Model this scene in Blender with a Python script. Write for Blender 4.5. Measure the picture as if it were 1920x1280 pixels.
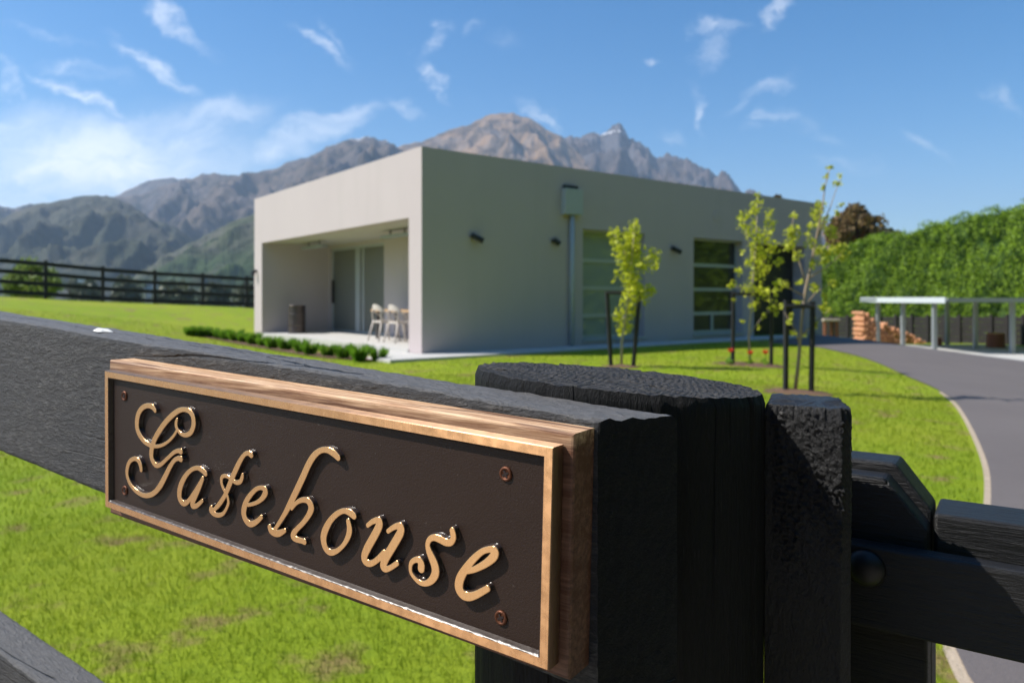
import bpy, bmesh, math, random
import numpy as np
from mathutils import Vector, Matrix, noise
R = math.radians
random.seed(7); rng = np.random.default_rng(7)
scene = bpy.context.scene
C = scene.collection
for o in list(bpy.data.objects): bpy.data.objects.remove(o)

# ------------------------------------------------------------------ camera, world, sun, exposure
F, HY, CX = 1391.0, 559.0, 960.0          # focal length and horizon of the 1920 px photograph
ZC = 1.27                                 # eye height above the lawn at the gate
cam_d = bpy.data.cameras.new('camera'); cam = bpy.data.objects.new('camera', cam_d); C.objects.link(cam)
cam.location = (0, 0, ZC); cam.rotation_euler = (R(90), 0, 0)
cam_d.sensor_width = 36; cam_d.lens = F/1920*36; cam_d.shift_y = -(640-HY)/1920
cam_d.clip_start = 0.02; cam_d.clip_end = 30000
cam_d.dof.use_dof = True; cam_d.dof.focus_distance = 0.47; cam_d.dof.aperture_fstop = 11.5
scene.camera = cam
SUN_EL = 49.0; SUN_AZ = (-.999, -.04)      # horizontal direction towards the sun
world = bpy.data.worlds.new("World"); scene.world = world; world.use_nodes = True
sun_d = bpy.data.lights.new('sun', 'SUN'); sun_d.energy = 5.0; sun_d.angle = R(0.5); sun_d.color = (1, .945, .87)
sun = bpy.data.objects.new('sun', sun_d); C.objects.link(sun)
_s = Vector((SUN_AZ[0], SUN_AZ[1], math.tan(R(SUN_EL))*math.hypot(*SUN_AZ))).normalized()
sun.rotation_euler = _s.to_track_quat('Z', 'Y').to_euler(); sun.location = (0, 0, 40)
scene.view_settings.view_transform = 'Standard'; scene.view_settings.look = 'None'
scene.view_settings.exposure = 0.5; scene.view_settings.gamma = 1.0
scene.render.engine = 'CYCLES'
try:
    scene.cycles.max_bounces = 8; scene.cycles.transparent_max_bounces = 16; scene.cycles.volume_bounces = 1
except Exception: pass

class NT:
    """small helper round a node tree"""
    def __init__(s, nt): s.t = nt; nt.nodes.clear()
    def n(s, typ, **kw):
        nd = s.t.nodes.new(typ)
        for k, v in kw.items():
            if k == 'i':
                for kk, vv in v.items():
                    if isinstance(vv, bpy.types.NodeSocket): s.t.links.new(vv, nd.inputs[kk])
                    else: nd.inputs[kk].default_value = vv
            else: setattr(nd, k, v)
        return nd
    def math(s, op, a, b=None, clamp=False):
        i = {0: a}
        if b is not None: i[1] = b
        return s.n('ShaderNodeMath', operation=op, use_clamp=clamp, i=i).outputs[0]
    def ramp(s, fac, stops, interp='LINEAR'):
        nd = s.n('ShaderNodeValToRGB', i={0: fac}); cr = nd.color_ramp; cr.interpolation = interp
        while len(cr.elements) < len(stops): cr.elements.new(.5)
        for e, (p, c) in zip(cr.elements, stops):
            e.position = p; e.color = (c, c, c, 1) if not hasattr(c, '__len__') else (*c, 1)
        return nd.outputs[0]
    def mix(s, fac, a, b, blend='MIX'):
        nd = s.n('ShaderNodeMix', data_type='RGBA', blend_type=blend)
        for k, v in ((0, fac), (6, a), (7, b)):
            if isinstance(v, bpy.types.NodeSocket): s.t.links.new(v, nd.inputs[k])
            else: nd.inputs[k].default_value = (*v, 1) if hasattr(v, '__len__') and len(v) == 3 else v
        return nd.outputs[2]
    def noise(s, vec, scale, detail=4, rough=.55, dist=0.0):
        i = {'Scale': scale, 'Detail': detail, 'Roughness': rough, 'Distortion': dist}
        if vec is not None: i['Vector'] = vec
        return s.n('ShaderNodeTexNoise', i=i).outputs[0]
    def mapping(s, vec, scale=(1, 1, 1), rot=(0, 0, 0), loc=(0, 0, 0)):
        return s.n('ShaderNodeMapping', i={'Vector': vec, 'Location': loc, 'Rotation': rot, 'Scale': scale}).outputs[0]
    def bump(s, h, strength, dist, normal=None):
        i = {'Height': h, 'Strength': strength, 'Distance': dist}
        if normal is not None: i['Normal'] = normal
        return s.n('ShaderNodeBump', i=i).outputs[0]

# ---- sky with cirrus
w = NT(world.node_tree)
sky = w.n('ShaderNodeTexSky', sky_type='NISHITA', sun_disc=False, sun_elevation=R(SUN_EL),
          sun_rotation=math.atan2(SUN_AZ[0], SUN_AZ[1]), altitude=350, air_density=1.0, dust_density=0.6, ozone_density=2.2)
tc = w.n('ShaderNodeTexCoord').outputs['Generated']
sx = w.n('ShaderNodeSeparateXYZ', i={0: tc})
yy = w.math('MAXIMUM', sx.outputs[1], .02)
uu = w.math('DIVIDE', sx.outputs[0], yy); vv = w.math('DIVIDE', sx.outputs[2], yy)
uv = w.n('ShaderNodeCombineXYZ', i={0: uu, 1: vv, 2: 0.0}).outputs[0]
wn = w.n('ShaderNodeTexNoise', i={'Vector': uv, 'Scale': 7.0, 'Detail': 5.0, 'Roughness': .6})
off = w.n('ShaderNodeVectorMath', operation='MULTIPLY_ADD', i={0: wn.outputs[1], 1: (.16, .12, 0), 2: (-.08, -.06, 0)}).outputs[0]
uvd = w.n('ShaderNodeVectorMath', operation='ADD', i={0: uv, 1: off}).outputs[0]
streak = w.noise(w.mapping(uvd, scale=(16, 60, 1), rot=(0, 0, R(32))), 1.0, 6, .62)
streak = w.ramp(streak, [(.36, 0), (.66, 1)])
# (x, y, half length, half width, angle, strength) of each wisp, as seen from the gate
wisps = [(290, 118, 75, 17, -28, .75), (312, 32, 75, 14, -30, .6), (140, 175, 80, 15, -26, .75), (150, 128, 60, 14, -10, .4),
         (85, 62, 60, 9, -18, .3), (592, 78, 48, 13, -38, .6), (622, 65, 35, 8, -50, .35), (818, 80, 34, 13, 45, .35), (828, 40, 12, 9, -45, .45),
         (886, 66, 15, 13, 60, .4), (806, 152, 30, 9, -62, .6), (752, 199, 26, 17, -20, .55), (1012, 215, 30, 12, -35, .55), (1443, 32, 30, 14, 32, .8),
         (1338, 45, 32, 14, -10, .5), (1328, 88, 24, 20, 80, .35), (1240, 103, 9, 8, 0, .4), (1325, 192, 34, 11, -70, .5), (1430, 175, 40, 16, 25, .4),
         (1443, 230, 26, 16, 30, .45), (1728, 282, 34, 11, -30, .45), (1878, 160, 34, 16, -40, .35), (1250, 255, 26, 14, 0, .3), (1520, 250, 55, 14, -20, .18),
         (5, 130, 60, 12, -60, .35), (1590, 320, 70, 14, -8, .2), (945, 90, 25, 20, 0, .12)]
tot = None
for (x, y, a, b, ang, st) in wisps:
    m = w.n('ShaderNodeMapping', vector_type='TEXTURE', i={'Vector': uvd, 'Location': ((x-CX)/F, (HY-y)/F, 0), 'Rotation': (0, 0, R(ang)), 'Scale': (1.5*a/F, 1.25*b/F, 1)}).outputs[0]
    l = w.n('ShaderNodeVectorMath', operation='LENGTH', i={0: m}).outputs['Value']
    g = w.n('ShaderNodeMapRange', interpolation_type='SMOOTHSTEP', i={'Value': l, 'From Min': 1.25, 'From Max': 0.0, 'To Min': 0.0, 'To Max': st*.72}).outputs[0]
    tot = g if tot is None else w.math('MAXIMUM', tot, g)
tot = w.math('MULTIPLY', tot, w.math('MULTIPLY_ADD', streak, .75))
tot.node.inputs[1].default_value = 1.0
nd = tot.node.inputs[1].links[0].from_node; nd.inputs[1].default_value = 1.1; nd.inputs[2].default_value = .12
# the broad veil low on the left
veils = [(150, 320, 420, 120, 8, .95), (20, 260, 240, 80, -15, .6), (400, 235, 160, 55, 12, .6), (560, 275, 150, 34, 24, .7), (-350, 330, 400, 160, 0, .9), (30, 400, 250, 30, 0, .5), (640, 222, 90, 20, 14, .55)]
vt = None
for (x, y, a, b, ang, st) in veils:
    m = w.n('ShaderNodeMapping', vector_type='TEXTURE', i={'Vector': uvd, 'Location': ((x-CX)/F, (HY-y)/F, 0), 'Rotation': (0, 0, R(ang)), 'Scale': (a/F, b/F, 1)}).outputs[0]
    l = w.n('ShaderNodeVectorMath', operation='LENGTH', i={0: m}).outputs['Value']
    g = w.n('ShaderNodeMapRange', interpolation_type='SMOOTHSTEP', i={'Value': l, 'From Min': 1.2, 'From Max': 0.1, 'To Min': 0.0, 'To Max': st}).outputs[0]
    vt = g if vt is None else w.math('MAXIMUM', vt, g)
fib = w.noise(w.mapping(uvd, scale=(5, 13, 1), rot=(0, 0, R(-22))), 1.0, 7, .6)
fib = w.ramp(fib, [(.34, .10), (.60, 1)])
vt = w.math('MULTIPLY', vt, fib)
cl = w.math('MAXIMUM', tot, vt, clamp=True)
front = w.math('GREATER_THAN', sx.outputs[1], .03)
cl = w.math('MULTIPLY', cl, front)
SKY = .10
bg = w.n('ShaderNodeBackground', i={'Color': sky.outputs[0], 'Strength': SKY})
skysat = w.n('ShaderNodeHueSaturation', i={'Color': sky.outputs[0], 'Saturation': 1.46, 'Value': 1.04}).outputs[0]
skyc = w.mix(cl, skysat, (9.4, 9.6, 10.0))
w.t.links.new(skyc, bg.inputs['Color'])
wo = w.n('ShaderNodeOutputWorld'); w.t.links.new(bg.outputs[0], wo.inputs[0])

# ------------------------------------------------------------------ helpers
def ray(px, py): return ((px-CX)/F, 1.0, (HY-py)/F)
def at(px, py, D):                         # the point a pixel shows at depth D, relative to the eye
    r = ray(px, py); return Vector((r[0]*D, D, r[2]*D))
def setp(o, label=None, cat=None, group=None, kind=None):
    if label: o['label'] = label
    if cat: o['category'] = cat
    if group: o['group'] = group
    if kind: o['kind'] = kind
    return o
class MB:
    def __init__(s): s.v = []; s.f = []
    def add(s, vs, fs):
        b = len(s.v); s.v += [tuple(v) for v in vs]; s.f += [tuple(i+b for i in f) for f in fs]; return s
    def box(s, c, d, axes=None):
        ax = axes or (Vector((1, 0, 0)), Vector((0, 1, 0)), Vector((0, 0, 1))); c = Vector(c)
        vs = [c+ax[0]*d[0]*i/2+ax[1]*d[1]*j/2+ax[2]*d[2]*k/2 for k in (-1, 1) for j in (-1, 1) for i in (-1, 1)]
        return s.add(vs, [(0, 2, 3, 1), (4, 5, 7, 6), (0, 1, 5, 4), (2, 6, 7, 3), (0, 4, 6, 2), (1, 3, 7, 5)])
    def prism(s, poly, z0, z1, fn=None):   # polygon (a,b) extruded in c;  fn maps (a,b,c) to a point
        fn = fn or (lambda a, b, c: (a, b, c)); n = len(poly)
        vs = [fn(a, b, z0) for a, b in poly]+[fn(a, b, z1) for a, b in poly]
        return s.add(vs, [tuple(range(n-1, -1, -1)), tuple(range(n, 2*n))]+[(i, (i+1) % n, n+(i+1) % n, n+i) for i in range(n)])
    def tube(s, pts, rad, seg=8, caps=True):
        pts = [Vector(p) for p in pts]; n = len(pts)
        rad = rad if hasattr(rad, '__len__') else [rad]*n
        base = len(s.v); prev = None
        for i, p in enumerate(pts):
            d = (pts[min(i+1, n-1)]-pts[max(i-1, 0)]).normalized()
            a = prev if prev is not None else (Vector((1, 0, 0)) if abs(d.x) < .8 else Vector((0, 1, 0)))
            a = (a-d*a.dot(d)).normalized(); prev = a; b = d.cross(a)
            for k in range(seg):
                t = 2*math.pi*k/seg; s.v.append(tuple(p+(a*math.cos(t)+b*math.sin(t))*rad[i]))
        for i in range(n-1):
            for k in range(seg):
                k2 = (k+1) % seg; s.f.append((base+i*seg+k, base+i*seg+k2, base+(i+1)*seg+k2, base+(i+1)*seg+k))
        if caps:
            s.f.append(tuple(base+k for k in range(seg-1, -1, -1))); s.f.append(tuple(base+(n-1)*seg+k for k in range(seg)))
        return s
    def lathe(s, c, prof, seg=24, axes=None):   # prof (r, h)
        ax = axes or (Vector((1, 0, 0)), Vector((0, 1, 0)), Vector((0, 0, 1))); c = Vector(c); base = len(s.v)
        for r, h in prof:
            for k in range(seg):
                t = 2*math.pi*k/seg; s.v.append(tuple(c+ax[0]*r*math.cos(t)+ax[1]*r*math.sin(t)+ax[2]*h))
        for i in range(len(prof)-1):
            for k in range(seg):
                k2 = (k+1) % seg; s.f.append((base+i*seg+k, base+i*seg+k2, base+(i+1)*seg+k2, base+(i+1)*seg+k))
        s.f.append(tuple(base+k for k in range(seg-1, -1, -1))); s.f.append(tuple(base+(len(prof)-1)*seg+k for k in range(seg)))
        return s
def link(o, parent=None):
    C.objects.link(o)
    if parent is not None: o.parent = parent
    return o
def empty(name, base, label=None, cat=None, group=None):
    o = bpy.data.objects.new(name, None); o.location = (base[0], base[1], base[2]+ZC); o.empty_display_size = .1
    link(o); return setp(o, label, cat, group)
def wloc(o):
    p = Vector(o.location)
    while o.parent is not None: o = o.parent; p += o.location
    return p
def mk(name, verts, faces, mat, parent=None, base=None, smooth=False, bevel=0, mats=None, segs=2):
    """one mesh object; verts are relative to the eye, the object's origin is its base"""
    v = np.array(verts, dtype=np.float64).reshape(-1, 3); v[:, 2] += ZC
    pl = np.array(wloc(parent)) if parent is not None else np.zeros(3)
    org = pl if parent is not None else (np.array([base[0], base[1], base[2]+ZC]) if base is not None else
          np.array([(v[:, 0].min()+v[:, 0].max())/2, (v[:, 1].min()+v[:, 1].max())/2, v[:, 2].min()]))
    me = bpy.data.meshes.new(name); v = v-org
    if isinstance(faces, np.ndarray):
        nf, k = faces.shape
        me.vertices.add(len(v)); me.vertices.foreach_set('co', v.astype(np.float32).ravel())
        me.loops.add(nf*k); me.loops.foreach_set('vertex_index', faces.astype(np.int32).ravel())
        me.polygons.add(nf); me.polygons.foreach_set('loop_start', np.arange(0, nf*k, k, dtype=np.int32))
        me.update(calc_edges=True); me.validate()
    else:
        me.from_pydata([tuple(p) for p in v], [], faces); me.update()
    if mat is not None: me.materials.append(mat)
    if smooth: me.polygons.foreach_set('use_smooth', [True]*len(me.polygons))
    o = bpy.data.objects.new(name, me)
    if parent is None: o.location = org
    link(o, parent)
    if bevel:
        bm = bmesh.new(); bm.from_mesh(me); bmesh.ops.recalc_face_normals(bm, faces=bm.faces)
        bmesh.ops.bevel(bm, geom=[e for e in bm.edges if len(e.link_faces) == 2 and e.calc_face_angle(0) > .4], offset=bevel, segments=segs, affect='EDGES', profile=.5)
        bm.to_mesh(me); bm.free()
    return o
def part(name, mb, mat, parent, **kw): return mk(name, mb.v, mb.f, mat, parent, **kw)
def dup(root, delta, label=None):           # copy a thing with its parts and sub-parts
    def rec(o, par):
        c = o.copy(); C.objects.link(c)
        if par is not None: c.parent = par
        for ch in [q for q in kids[o.name]]: rec(ch, c)
        return c
    kids = {}
    def collect(o):
        kids[o.name] = [q for q in o.children]
        for q in o.children: collect(q)
    collect(root)
    r = rec(root, None); r.location = Vector(root.location)+Vector(delta)
    if label: r['label'] = label
    return r

# ------------------------------------------------------------------ materials
def new_mat(name):
    m = bpy.data.materials.new(name); m.use_nodes = True; t = NT(m.node_tree)
    p = t.n('ShaderNodeBsdfPrincipled'); o = t.n('ShaderNodeOutputMaterial'); t.t.links.new(p.outputs[0], o.inputs[0])
    return m, t, p, o
def setin(t, p, **kw):
    for k, v in kw.items():
        k = k.replace('_', ' ')
        if isinstance(v, bpy.types.NodeSocket): t.t.links.new(v, p.inputs[k])
        else: p.inputs[k].default_value = (*v, 1) if hasattr(v, '__len__') and len(v) == 3 and k != 'Normal' else v
def simple(name, col, rough=.6, metal=0, var=.12, vs=3.0, bump=0, bs=40, bd=.002, spec=.5):
    m, t, p, o = new_mat(name)
    obj = t.n('ShaderNodeTexCoord').outputs['Object']
    nz = t.noise(obj, vs, 5, .6)
    c = t.mix(nz, tuple(x*(1-var) for x in col), tuple(min(1, x*(1+var)) for x in col))
    setin(t, p, Base_Color=c, Roughness=rough, Metallic=metal)
    p.inputs['Specular IOR Level'].default_value = spec
    if bump: setin(t, p, Normal=t.bump(t.noise(obj, bs, 4, .6), bump, bd))
    return m
Ld = Vector((-.8266, .5628, 0)); Nd = Vector((.5628, .8266, 0)); Zd = Vector((0, 0, 1))   # along the fence (leftwards), into it, up
FROT = math.atan2(Ld.y, Ld.x)
def black_wood(name, grain=(1, 1, 1), end=False, rough=.5, col=.018, k=1.0, spec=.5, fl=.6, crk=1.0, sp=0.0, lit_worn_top=0.0):
    """weathered black-stained timber; grain gives the stretch of the fibres in fence axes"""
    m, t, p, o = new_mat(name)
    obj = t.n('ShaderNodeTexCoord').outputs['Object']
    v = t.mapping(t.mapping(obj, rot=(0, 0, -FROT)), scale=grain)
    f1 = t.noise(v, 420, 6, .75); f2 = t.noise(v, 110, 5, .65, .4); f3 = t.noise(obj, 7, 4, .6)
    fleck = t.ramp(t.noise(v, 420, 3, .6), [(.60, 0), (.72, 1)])
    c = t.mix(f3, (col*.8, col*.85, col*.95), (col*1.6, col*1.55, col*1.5))
    c = t.mix(t.math('MULTIPLY', fleck, fl), c, (.13, .125, .115))
    f5 = t.noise(v, 230, 5, .75)
    if sp: c = t.mix(t.math('MULTIPLY', t.ramp(f5, [(.53, 0), (.66, 1)]), sp), c, (.17, .165, .155))
    if lit_worn_top:  # upward faces paler: sunlit grey put into the colour, over dust and wear
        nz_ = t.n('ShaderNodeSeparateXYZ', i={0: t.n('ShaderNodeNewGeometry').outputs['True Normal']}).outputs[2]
        c = t.mix(t.math('MULTIPLY', t.ramp(t.math('ADD', nz_, t.math('MULTIPLY', t.math('SUBTRACT', f1, .5), .5)), [(.55, 0), (.85, 1)]), lit_worn_top), c, t.mix(f5, (.07, .068, .066), (.26, .25, .24)))
    vc = t.mapping(t.mapping(obj, rot=(0, 0, -FROT)), scale=tuple(.04 if g_ < 1 else 1 for g_ in grain))
    cn = t.noise(vc, 34, 2, .5, .15)
    crack = t.ramp(cn, [(.488, 0), (.497, 1), (.503, 1), (.512, 0)])
    crack = t.math('MULTIPLY', crack, t.ramp(t.noise(vc, 21, 2, .5), [(.52, 0), (.56, crk)]))
    c = t.mix(crack, c, (.002, .002, .002))
    h = t.math('ADD', t.math('MULTIPLY', f1, 1.0), t.math('ADD', f2, t.math('MULTIPLY', f5, 1.6)))
    h = t.math('ADD', h, t.math('MULTIPLY', fleck, .25)); h = t.math('SUBTRACT', h, t.math('MULTIPLY', crack, 2.0))
    setin(t, p, Base_Color=c, Roughness=t.ramp(f1, [(.3, rough-.12), (.7, rough+.15)]), Normal=t.bump(h, min(1, .8*k), .0012*max(1, k)))
    p.inputs['Specular IOR Level'].default_value = spec
    return m
M = {}
M['rail'] = black_wood('black_rail_timber', (.30, 1, 1), k=1.9, col=.046, rough=.5, spec=.2, sp=.5, lit_worn_top=.8)
M['shaded_end'] = black_wood('shaded_rail_end', (1, 1, 1), k=2.2, col=.010, rough=.6, spec=.25, fl=.2, crk=0)  # darker rail timber: shade of the unlit end put into the colour
M['post'] = black_wood('black_post_timber', (1, 1, .1), rough=.65, col=.008, spec=.22, fl=.15, k=1.6)
M['batten'] = black_wood('rough_black_batten', (1, 1, .5), rough=.36, col=.009, k=1.2, spec=.4, fl=.1, crk=0)
M['gate'] = black_wood('black_gate_timber', (.08, 1, 1), rough=.42, col=.010, k=1.0, spec=.35, fl=.0)
M['farfence'] = simple('black_fence_paint', (.008, .008, .009), .6, var=.3)
# post top: sawn end grain with rings
m, t, p, o = new_mat('black_end_grain'); M['endgrain'] = m
obj = t.n('ShaderNodeTexCoord').outputs['Object']
dv = t.n('ShaderNodeVectorMath', operation='MULTIPLY_ADD', i={0: t.n('ShaderNodeTexNoise', i={'Vector': obj, 'Scale': 14.0, 'Detail': 3.0}).outputs[1], 1: (.03, .03, 0), 2: obj}).outputs[0]
rings = t.n('ShaderNodeTexWave', wave_type='RINGS', rings_direction='Z', i={'Vector': t.mapping(dv, loc=(-.045, -.02, 0)), 'Scale': 60.0, 'Distortion': 3.5, 'Detail': 3.0, 'Detail Scale': 3.0}).outputs[1]
saw = t.n('ShaderNodeTexWave', bands_direction='X', i={'Vector': t.mapping(dv, rot=(0, 0, R(-38))), 'Scale': 16.0, 'Distortion': 7.0, 'Detail': 4.0, 'Detail Scale': 2.0}).outputs[1]
f1 = t.noise(obj, 300, 5, .7); fl = t.ramp(t.noise(obj, 210, 5, .75), [(.56, 0), (.68, 1)])
h = t.math('ADD', t.math('MULTIPLY', rings, .35), t.math('ADD', t.math('MULTIPLY', saw, .75), t.math('MULTIPLY', f1, 1.3)))
c = t.mix(t.noise(obj, 22, 5, .6), (.016, .015, .014), (.11, .102, .094))
setin(t, p, Base_Color=t.mix(t.math('MULTIPLY', fl, .5), c, (.20, .185, .165)), Roughness=.58, Normal=t.bump(h, 1.0, .0042))
p.inputs['Specular IOR Level'].default_value = .12
def brushed(t, p):                         # horizontal polishing marks spread the sun's glint up and down
    p.inputs['Anisotropic'].default_value = .9
    tg = t.n('ShaderNodeCombineXYZ', i={0: .826, 1: -.562, 2: -.035}); t.t.links.new(tg.outputs[0], p.inputs['Tangent'])
    p.inputs['Anisotropic Rotation'].default_value = ANROT
ANROT = .25
# bronze
def bronze(name, col, rough, streak=True):
    m, t, p, o = new_mat(name)
    obj = t.n('ShaderNodeTexCoord').outputs['Object']
    v = t.mapping(t.mapping(obj, rot=(0, 0, -FROT)), scale=(1, 1, .03))
    br = t.noise(v, 900, 3, .6); bl = t.noise(obj, 25, 4, .6); bl2 = t.noise(obj, 120, 4, .6)
    c = t.mix(bl, tuple(x*.93 for x in col), tuple(min(1, x*1.05) for x in col))
    c = t.mix(t.ramp(bl2, [(.62, 0), (.75, .25)]), c, tuple(x*.55 for x in col))
    setin(t, p, Base_Color=c, Metallic=1.0, Roughness=t.ramp(bl2, [(.3, rough-.05), (.8, rough+.08)]), Normal=t.bump(br, .14, .0003))
    brushed(t, p)
    return m, t, p, o
M['bronze'] = bronze('brushed_bronze', (.88, .49, .24), .27)[0]
M['bronze_edge'] = bronze('dull_bronze_edge', (.30, .19, .12), .45)[0]
def paint_nodes(t, obj):
    g = t.noise(obj, 900, 3, .6); g2 = t.noise(obj, 12, 4, .6)
    c = t.mix(g2, (.024, .013, .009), (.038, .022, .015))
    return c, g
m, t, p, o = new_mat('dark_brown_enamel'); M['panel'] = m
obj = t.n('ShaderNodeTexCoord').outputs['Object']; c, g = paint_nodes(t, obj)
dust = t.ramp(t.noise(obj, 380, 2, .5), [(.735, 0), (.78, 1)])
c = t.mix(t.math('MULTIPLY', dust, .25), c, (.25, .22, .18))
setin(t, p, Base_Color=c, Roughness=.44, Normal=t.bump(g, .55, .0006))
p.inputs['Specular IOR Level'].default_value = .3
# letters: polished faces, enamelled flanks
m, t, p, o = new_mat('letter_bronze_and_enamel'); M['letter'] = m
obj = t.n('ShaderNodeTexCoord').outputs['Object']
v = t.mapping(t.mapping(obj, rot=(0, 0, -FROT)), scale=(1, 1, .03))
att = t.n('ShaderNodeAttribute', attribute_name='face_height').outputs['Fac']
top = t.ramp(att, [(.90, 0), (.97, 1)])
bl2 = t.noise(obj, 120, 4, .6)
cb = t.mix(t.noise(obj, 25, 4, .6), (.84, .46, .20), (.95, .58, .28))
col = t.mix(top, (.034, .022, .017), cb)
setin(t, p, Base_Color=col, Metallic=top, Roughness=t.mix(top, (.24, .24, .24), (.27, .27, .27)), Normal=t.bump(t.noise(v, 900, 3, .6), t.math('MULTIPLY', top, .35), .0003))
brushed(t, p)
# board of the sign: hardwood, pale on upward faces and towards the top edge, reddish elsewhere
m, t, p, o = new_mat('hardwood_backing'); M['board'] = m
obj = t.n('ShaderNodeTexCoord').outputs['Object']
v = t.mapping(t.mapping(obj, rot=(0, 0, -FROT)), scale=(.05, 1, 1), rot=(0, R(-1.5), 0))
g1 = t.noise(v, 330, 6, .7, .3); g2 = t.noise(v, 90, 4, .6, .8); g3 = t.noise(obj, 14, 4, .6)
sepn = t.n('ShaderNodeSeparateXYZ', i={0: t.n('ShaderNodeNewGeometry').outputs['Normal']}).outputs[2]
bh = t.n('ShaderNodeVectorMath', operation='DOT_PRODUCT', i={0: obj, 1: (.0293, -.0199, .99937)}).outputs['Value']; M['_bh'] = bh.node
edge_w = t.n('ShaderNodeMapRange', i={'Value': t.math('ADD', bh, t.math('MULTIPLY', t.math('SUBTRACT', g1, .5), .010)), 'From Min': -.013, 'From Max': -.002}).outputs[0]; M['_ew'] = edge_w.node
pale_mask = t.math('MAXIMUM', t.ramp(t.math('ADD', sepn, t.math('MULTIPLY', g3, .12)), [(.02, 0), (.5, 1)]), t.math('MULTIPLY', edge_w, .8))
cd = t.mix(t.ramp(g1, [(.35, 0), (.65, 1)]), (.05, .018, .011), (.19, .075, .042)); cl_ = t.mix(t.ramp(g1, [(.35, 0), (.65, 1)]), (.36, .17, .07), (.80, .55, .33))
c = t.mix(pale_mask, cd, cl_)
c = t.mix(t.ramp(g2, [(.52, 0), (.60, .85)]), c, (.10, .035, .015))
setin(t, p, Base_Color=c, Roughness=.62, Normal=t.bump(t.math('ADD', g1, g2), .5, .0008))
M['rust'] = simple('rusty_screw', (.13, .045, .02), .5, .55, .6, 300, .6, 500, .0005)
M['screwhole'] = simple('dark_screw_recess', (.02, .009, .006), .8)
M['white'] = simple('white_dropping', (.78, .78, .75), .8)
M['steelblack'] = simple('black_bolt', (.004, .004, .005), .5, 0, .3, 60)
# building
m, t, p, o = new_mat('painted_render'); M['render'] = m
obj = t.n('ShaderNodeTexCoord').outputs['Object']
c = t.mix(t.noise(obj, .7, 5, .6), (.475, .41, .41), (.525, .46, .455))
c = t.mix(t.ramp(t.noise(t.mapping(obj, scale=(1, 1, .12)), 2.2, 5, .65), [(.5, 0), (.8, .35)]), c, (.42, .38, .36))
setin(t, p, Base_Color=c, Roughness=.85, Normal=t.bump(t.noise(obj, 60, 4, .6), .3, .002))
M['soffit'] = simple('veranda_soffit', (.50, .47, .43), .8, var=.05)
M['concrete'] = simple('pale_concrete', (.50, .49, .465), .85, var=.1, vs=2.5, bump=.3, bs=90)
M['alu'] = simple('grey_aluminium', (.42, .45, .46), .4, .2, .05)
M['pipe'] = simple('painted_downpipe', (.42, .45, .46), .5, 0, .05)
M['lampblack'] = simple('black_wall_lamp', (.015, .016, .018), .4)
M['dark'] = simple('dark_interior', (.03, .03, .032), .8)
M['garage'] = simple('charcoal_door', (.02, .02, .022), .5)
M['roofm'] = simple('roof_membrane', (.12, .12, .12), .8)
def glassy(name, col, rough=.03, spec=1.0, coat=1.0):
    m, t, p, o = new_mat(name); obj = t.n('ShaderNodeTexCoord').outputs['Object']
    setin(t, p, Base_Color=col, Roughness=.5, Coat_Weight=coat, Coat_Roughness=rough, Normal=(0, 0, 0)) if False else setin(t, p, Base_Color=col, Roughness=.4)
    p.inputs['Coat Weight'].default_value = coat; p.inputs['Coat Roughness'].default_value = rough; p.inputs['Coat IOR'].default_value = 1.55
    return m
M['glass_blind'] = glassy('glass_over_pale_blind', (.25, .29, .265))
M['glass_dark'] = glassy('dark_window_glass', (.006, .007, .007))
M['glass_low'] = glassy('smoked_lower_pane', (.03, .028, .03), coat=.25)
M['glass_door'] = glassy('glass_over_door_curtain', (.15, .155, .135), coat=.35)
M['chair'] = simple('white_washed_chair', (.56, .50, .45), .6)
M['teak'] = simple('pale_timber_top', (.55, .36, .20), .6)
M['tableleg'] = simple('dark_table_leg', (.05, .045, .045), .5)
M['drum'] = simple('rusty_dark_drum', (.09, .07, .062), .35, .5, .5, 6)
M['soil'] = simple('bark_mulch', (.16, .09, .055), .95, var=.5, vs=30, bump=1, bs=60, bd=.02)
M['stake'] = simple('black_tree_stake', (.012, .012, .014), .6)
M['steel'] = simple('galvanised_steel', (.34, .36, .37), .45, .4, .1)
M['fascia'] = simple('pale_metal_fascia', (.62, .66, .68), .4, .1, .05)
M['log'] = simple('split_firewood', (.62, .30, .16), .85, var=.35, vs=6, bump=.6, bs=30, bd=.01)
M['bark'] = simple('red_bark', (.20, .075, .04), .9, var=.4, vs=9)
M['darktimber'] = simple('dark_stained_sleepers', (.018, .014, .014), .8, var=.5, vs=3, bump=.5, bs=20, bd=.01)
M['stem'] = simple('young_bark', (.32, .24, .165), .8, var=.3, vs=25, bump=.5, bs=80)
M['stempale'] = simple('pale_young_bark', (.42, .35, .26), .8, var=.25, vs=25, bump=.5, bs=80)
M['red'] = simple('red_petals', (.75, .06, .02), .6)
def leafm(name, c1, c2, scale=3, trans=.35, rough=.5):
    m, t, p, o = new_mat(name)
    obj = t.n('ShaderNodeTexCoord').outputs['Object']
    rnd = t.n('ShaderNodeNewGeometry').outputs['Random Per Island']
    f = t.math('ADD', t.math('MULTIPLY', t.noise(obj, scale, 3, .6), .7), t.math('MULTIPLY', rnd, .45))
    c = t.mix(t.ramp(f, [(.25, 0), (.8, 1)]), c1, c2)
    setin(t, p, Base_Color=c, Roughness=rough)
    p.inputs['Specular IOR Level'].default_value = .3
    tr = t.n('ShaderNodeBsdfTranslucent'); t.t.links.new(t.mix(.5, c, c2), tr.inputs[0])
    mx = t.n('ShaderNodeMixShader', i={0: trans}); t.t.links.new(p.outputs[0], mx.inputs[1]); t.t.links.new(tr.outputs[0], mx.inputs[2])
    t.t.links.new(mx.outputs[0], o.inputs[0]); return m
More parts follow.
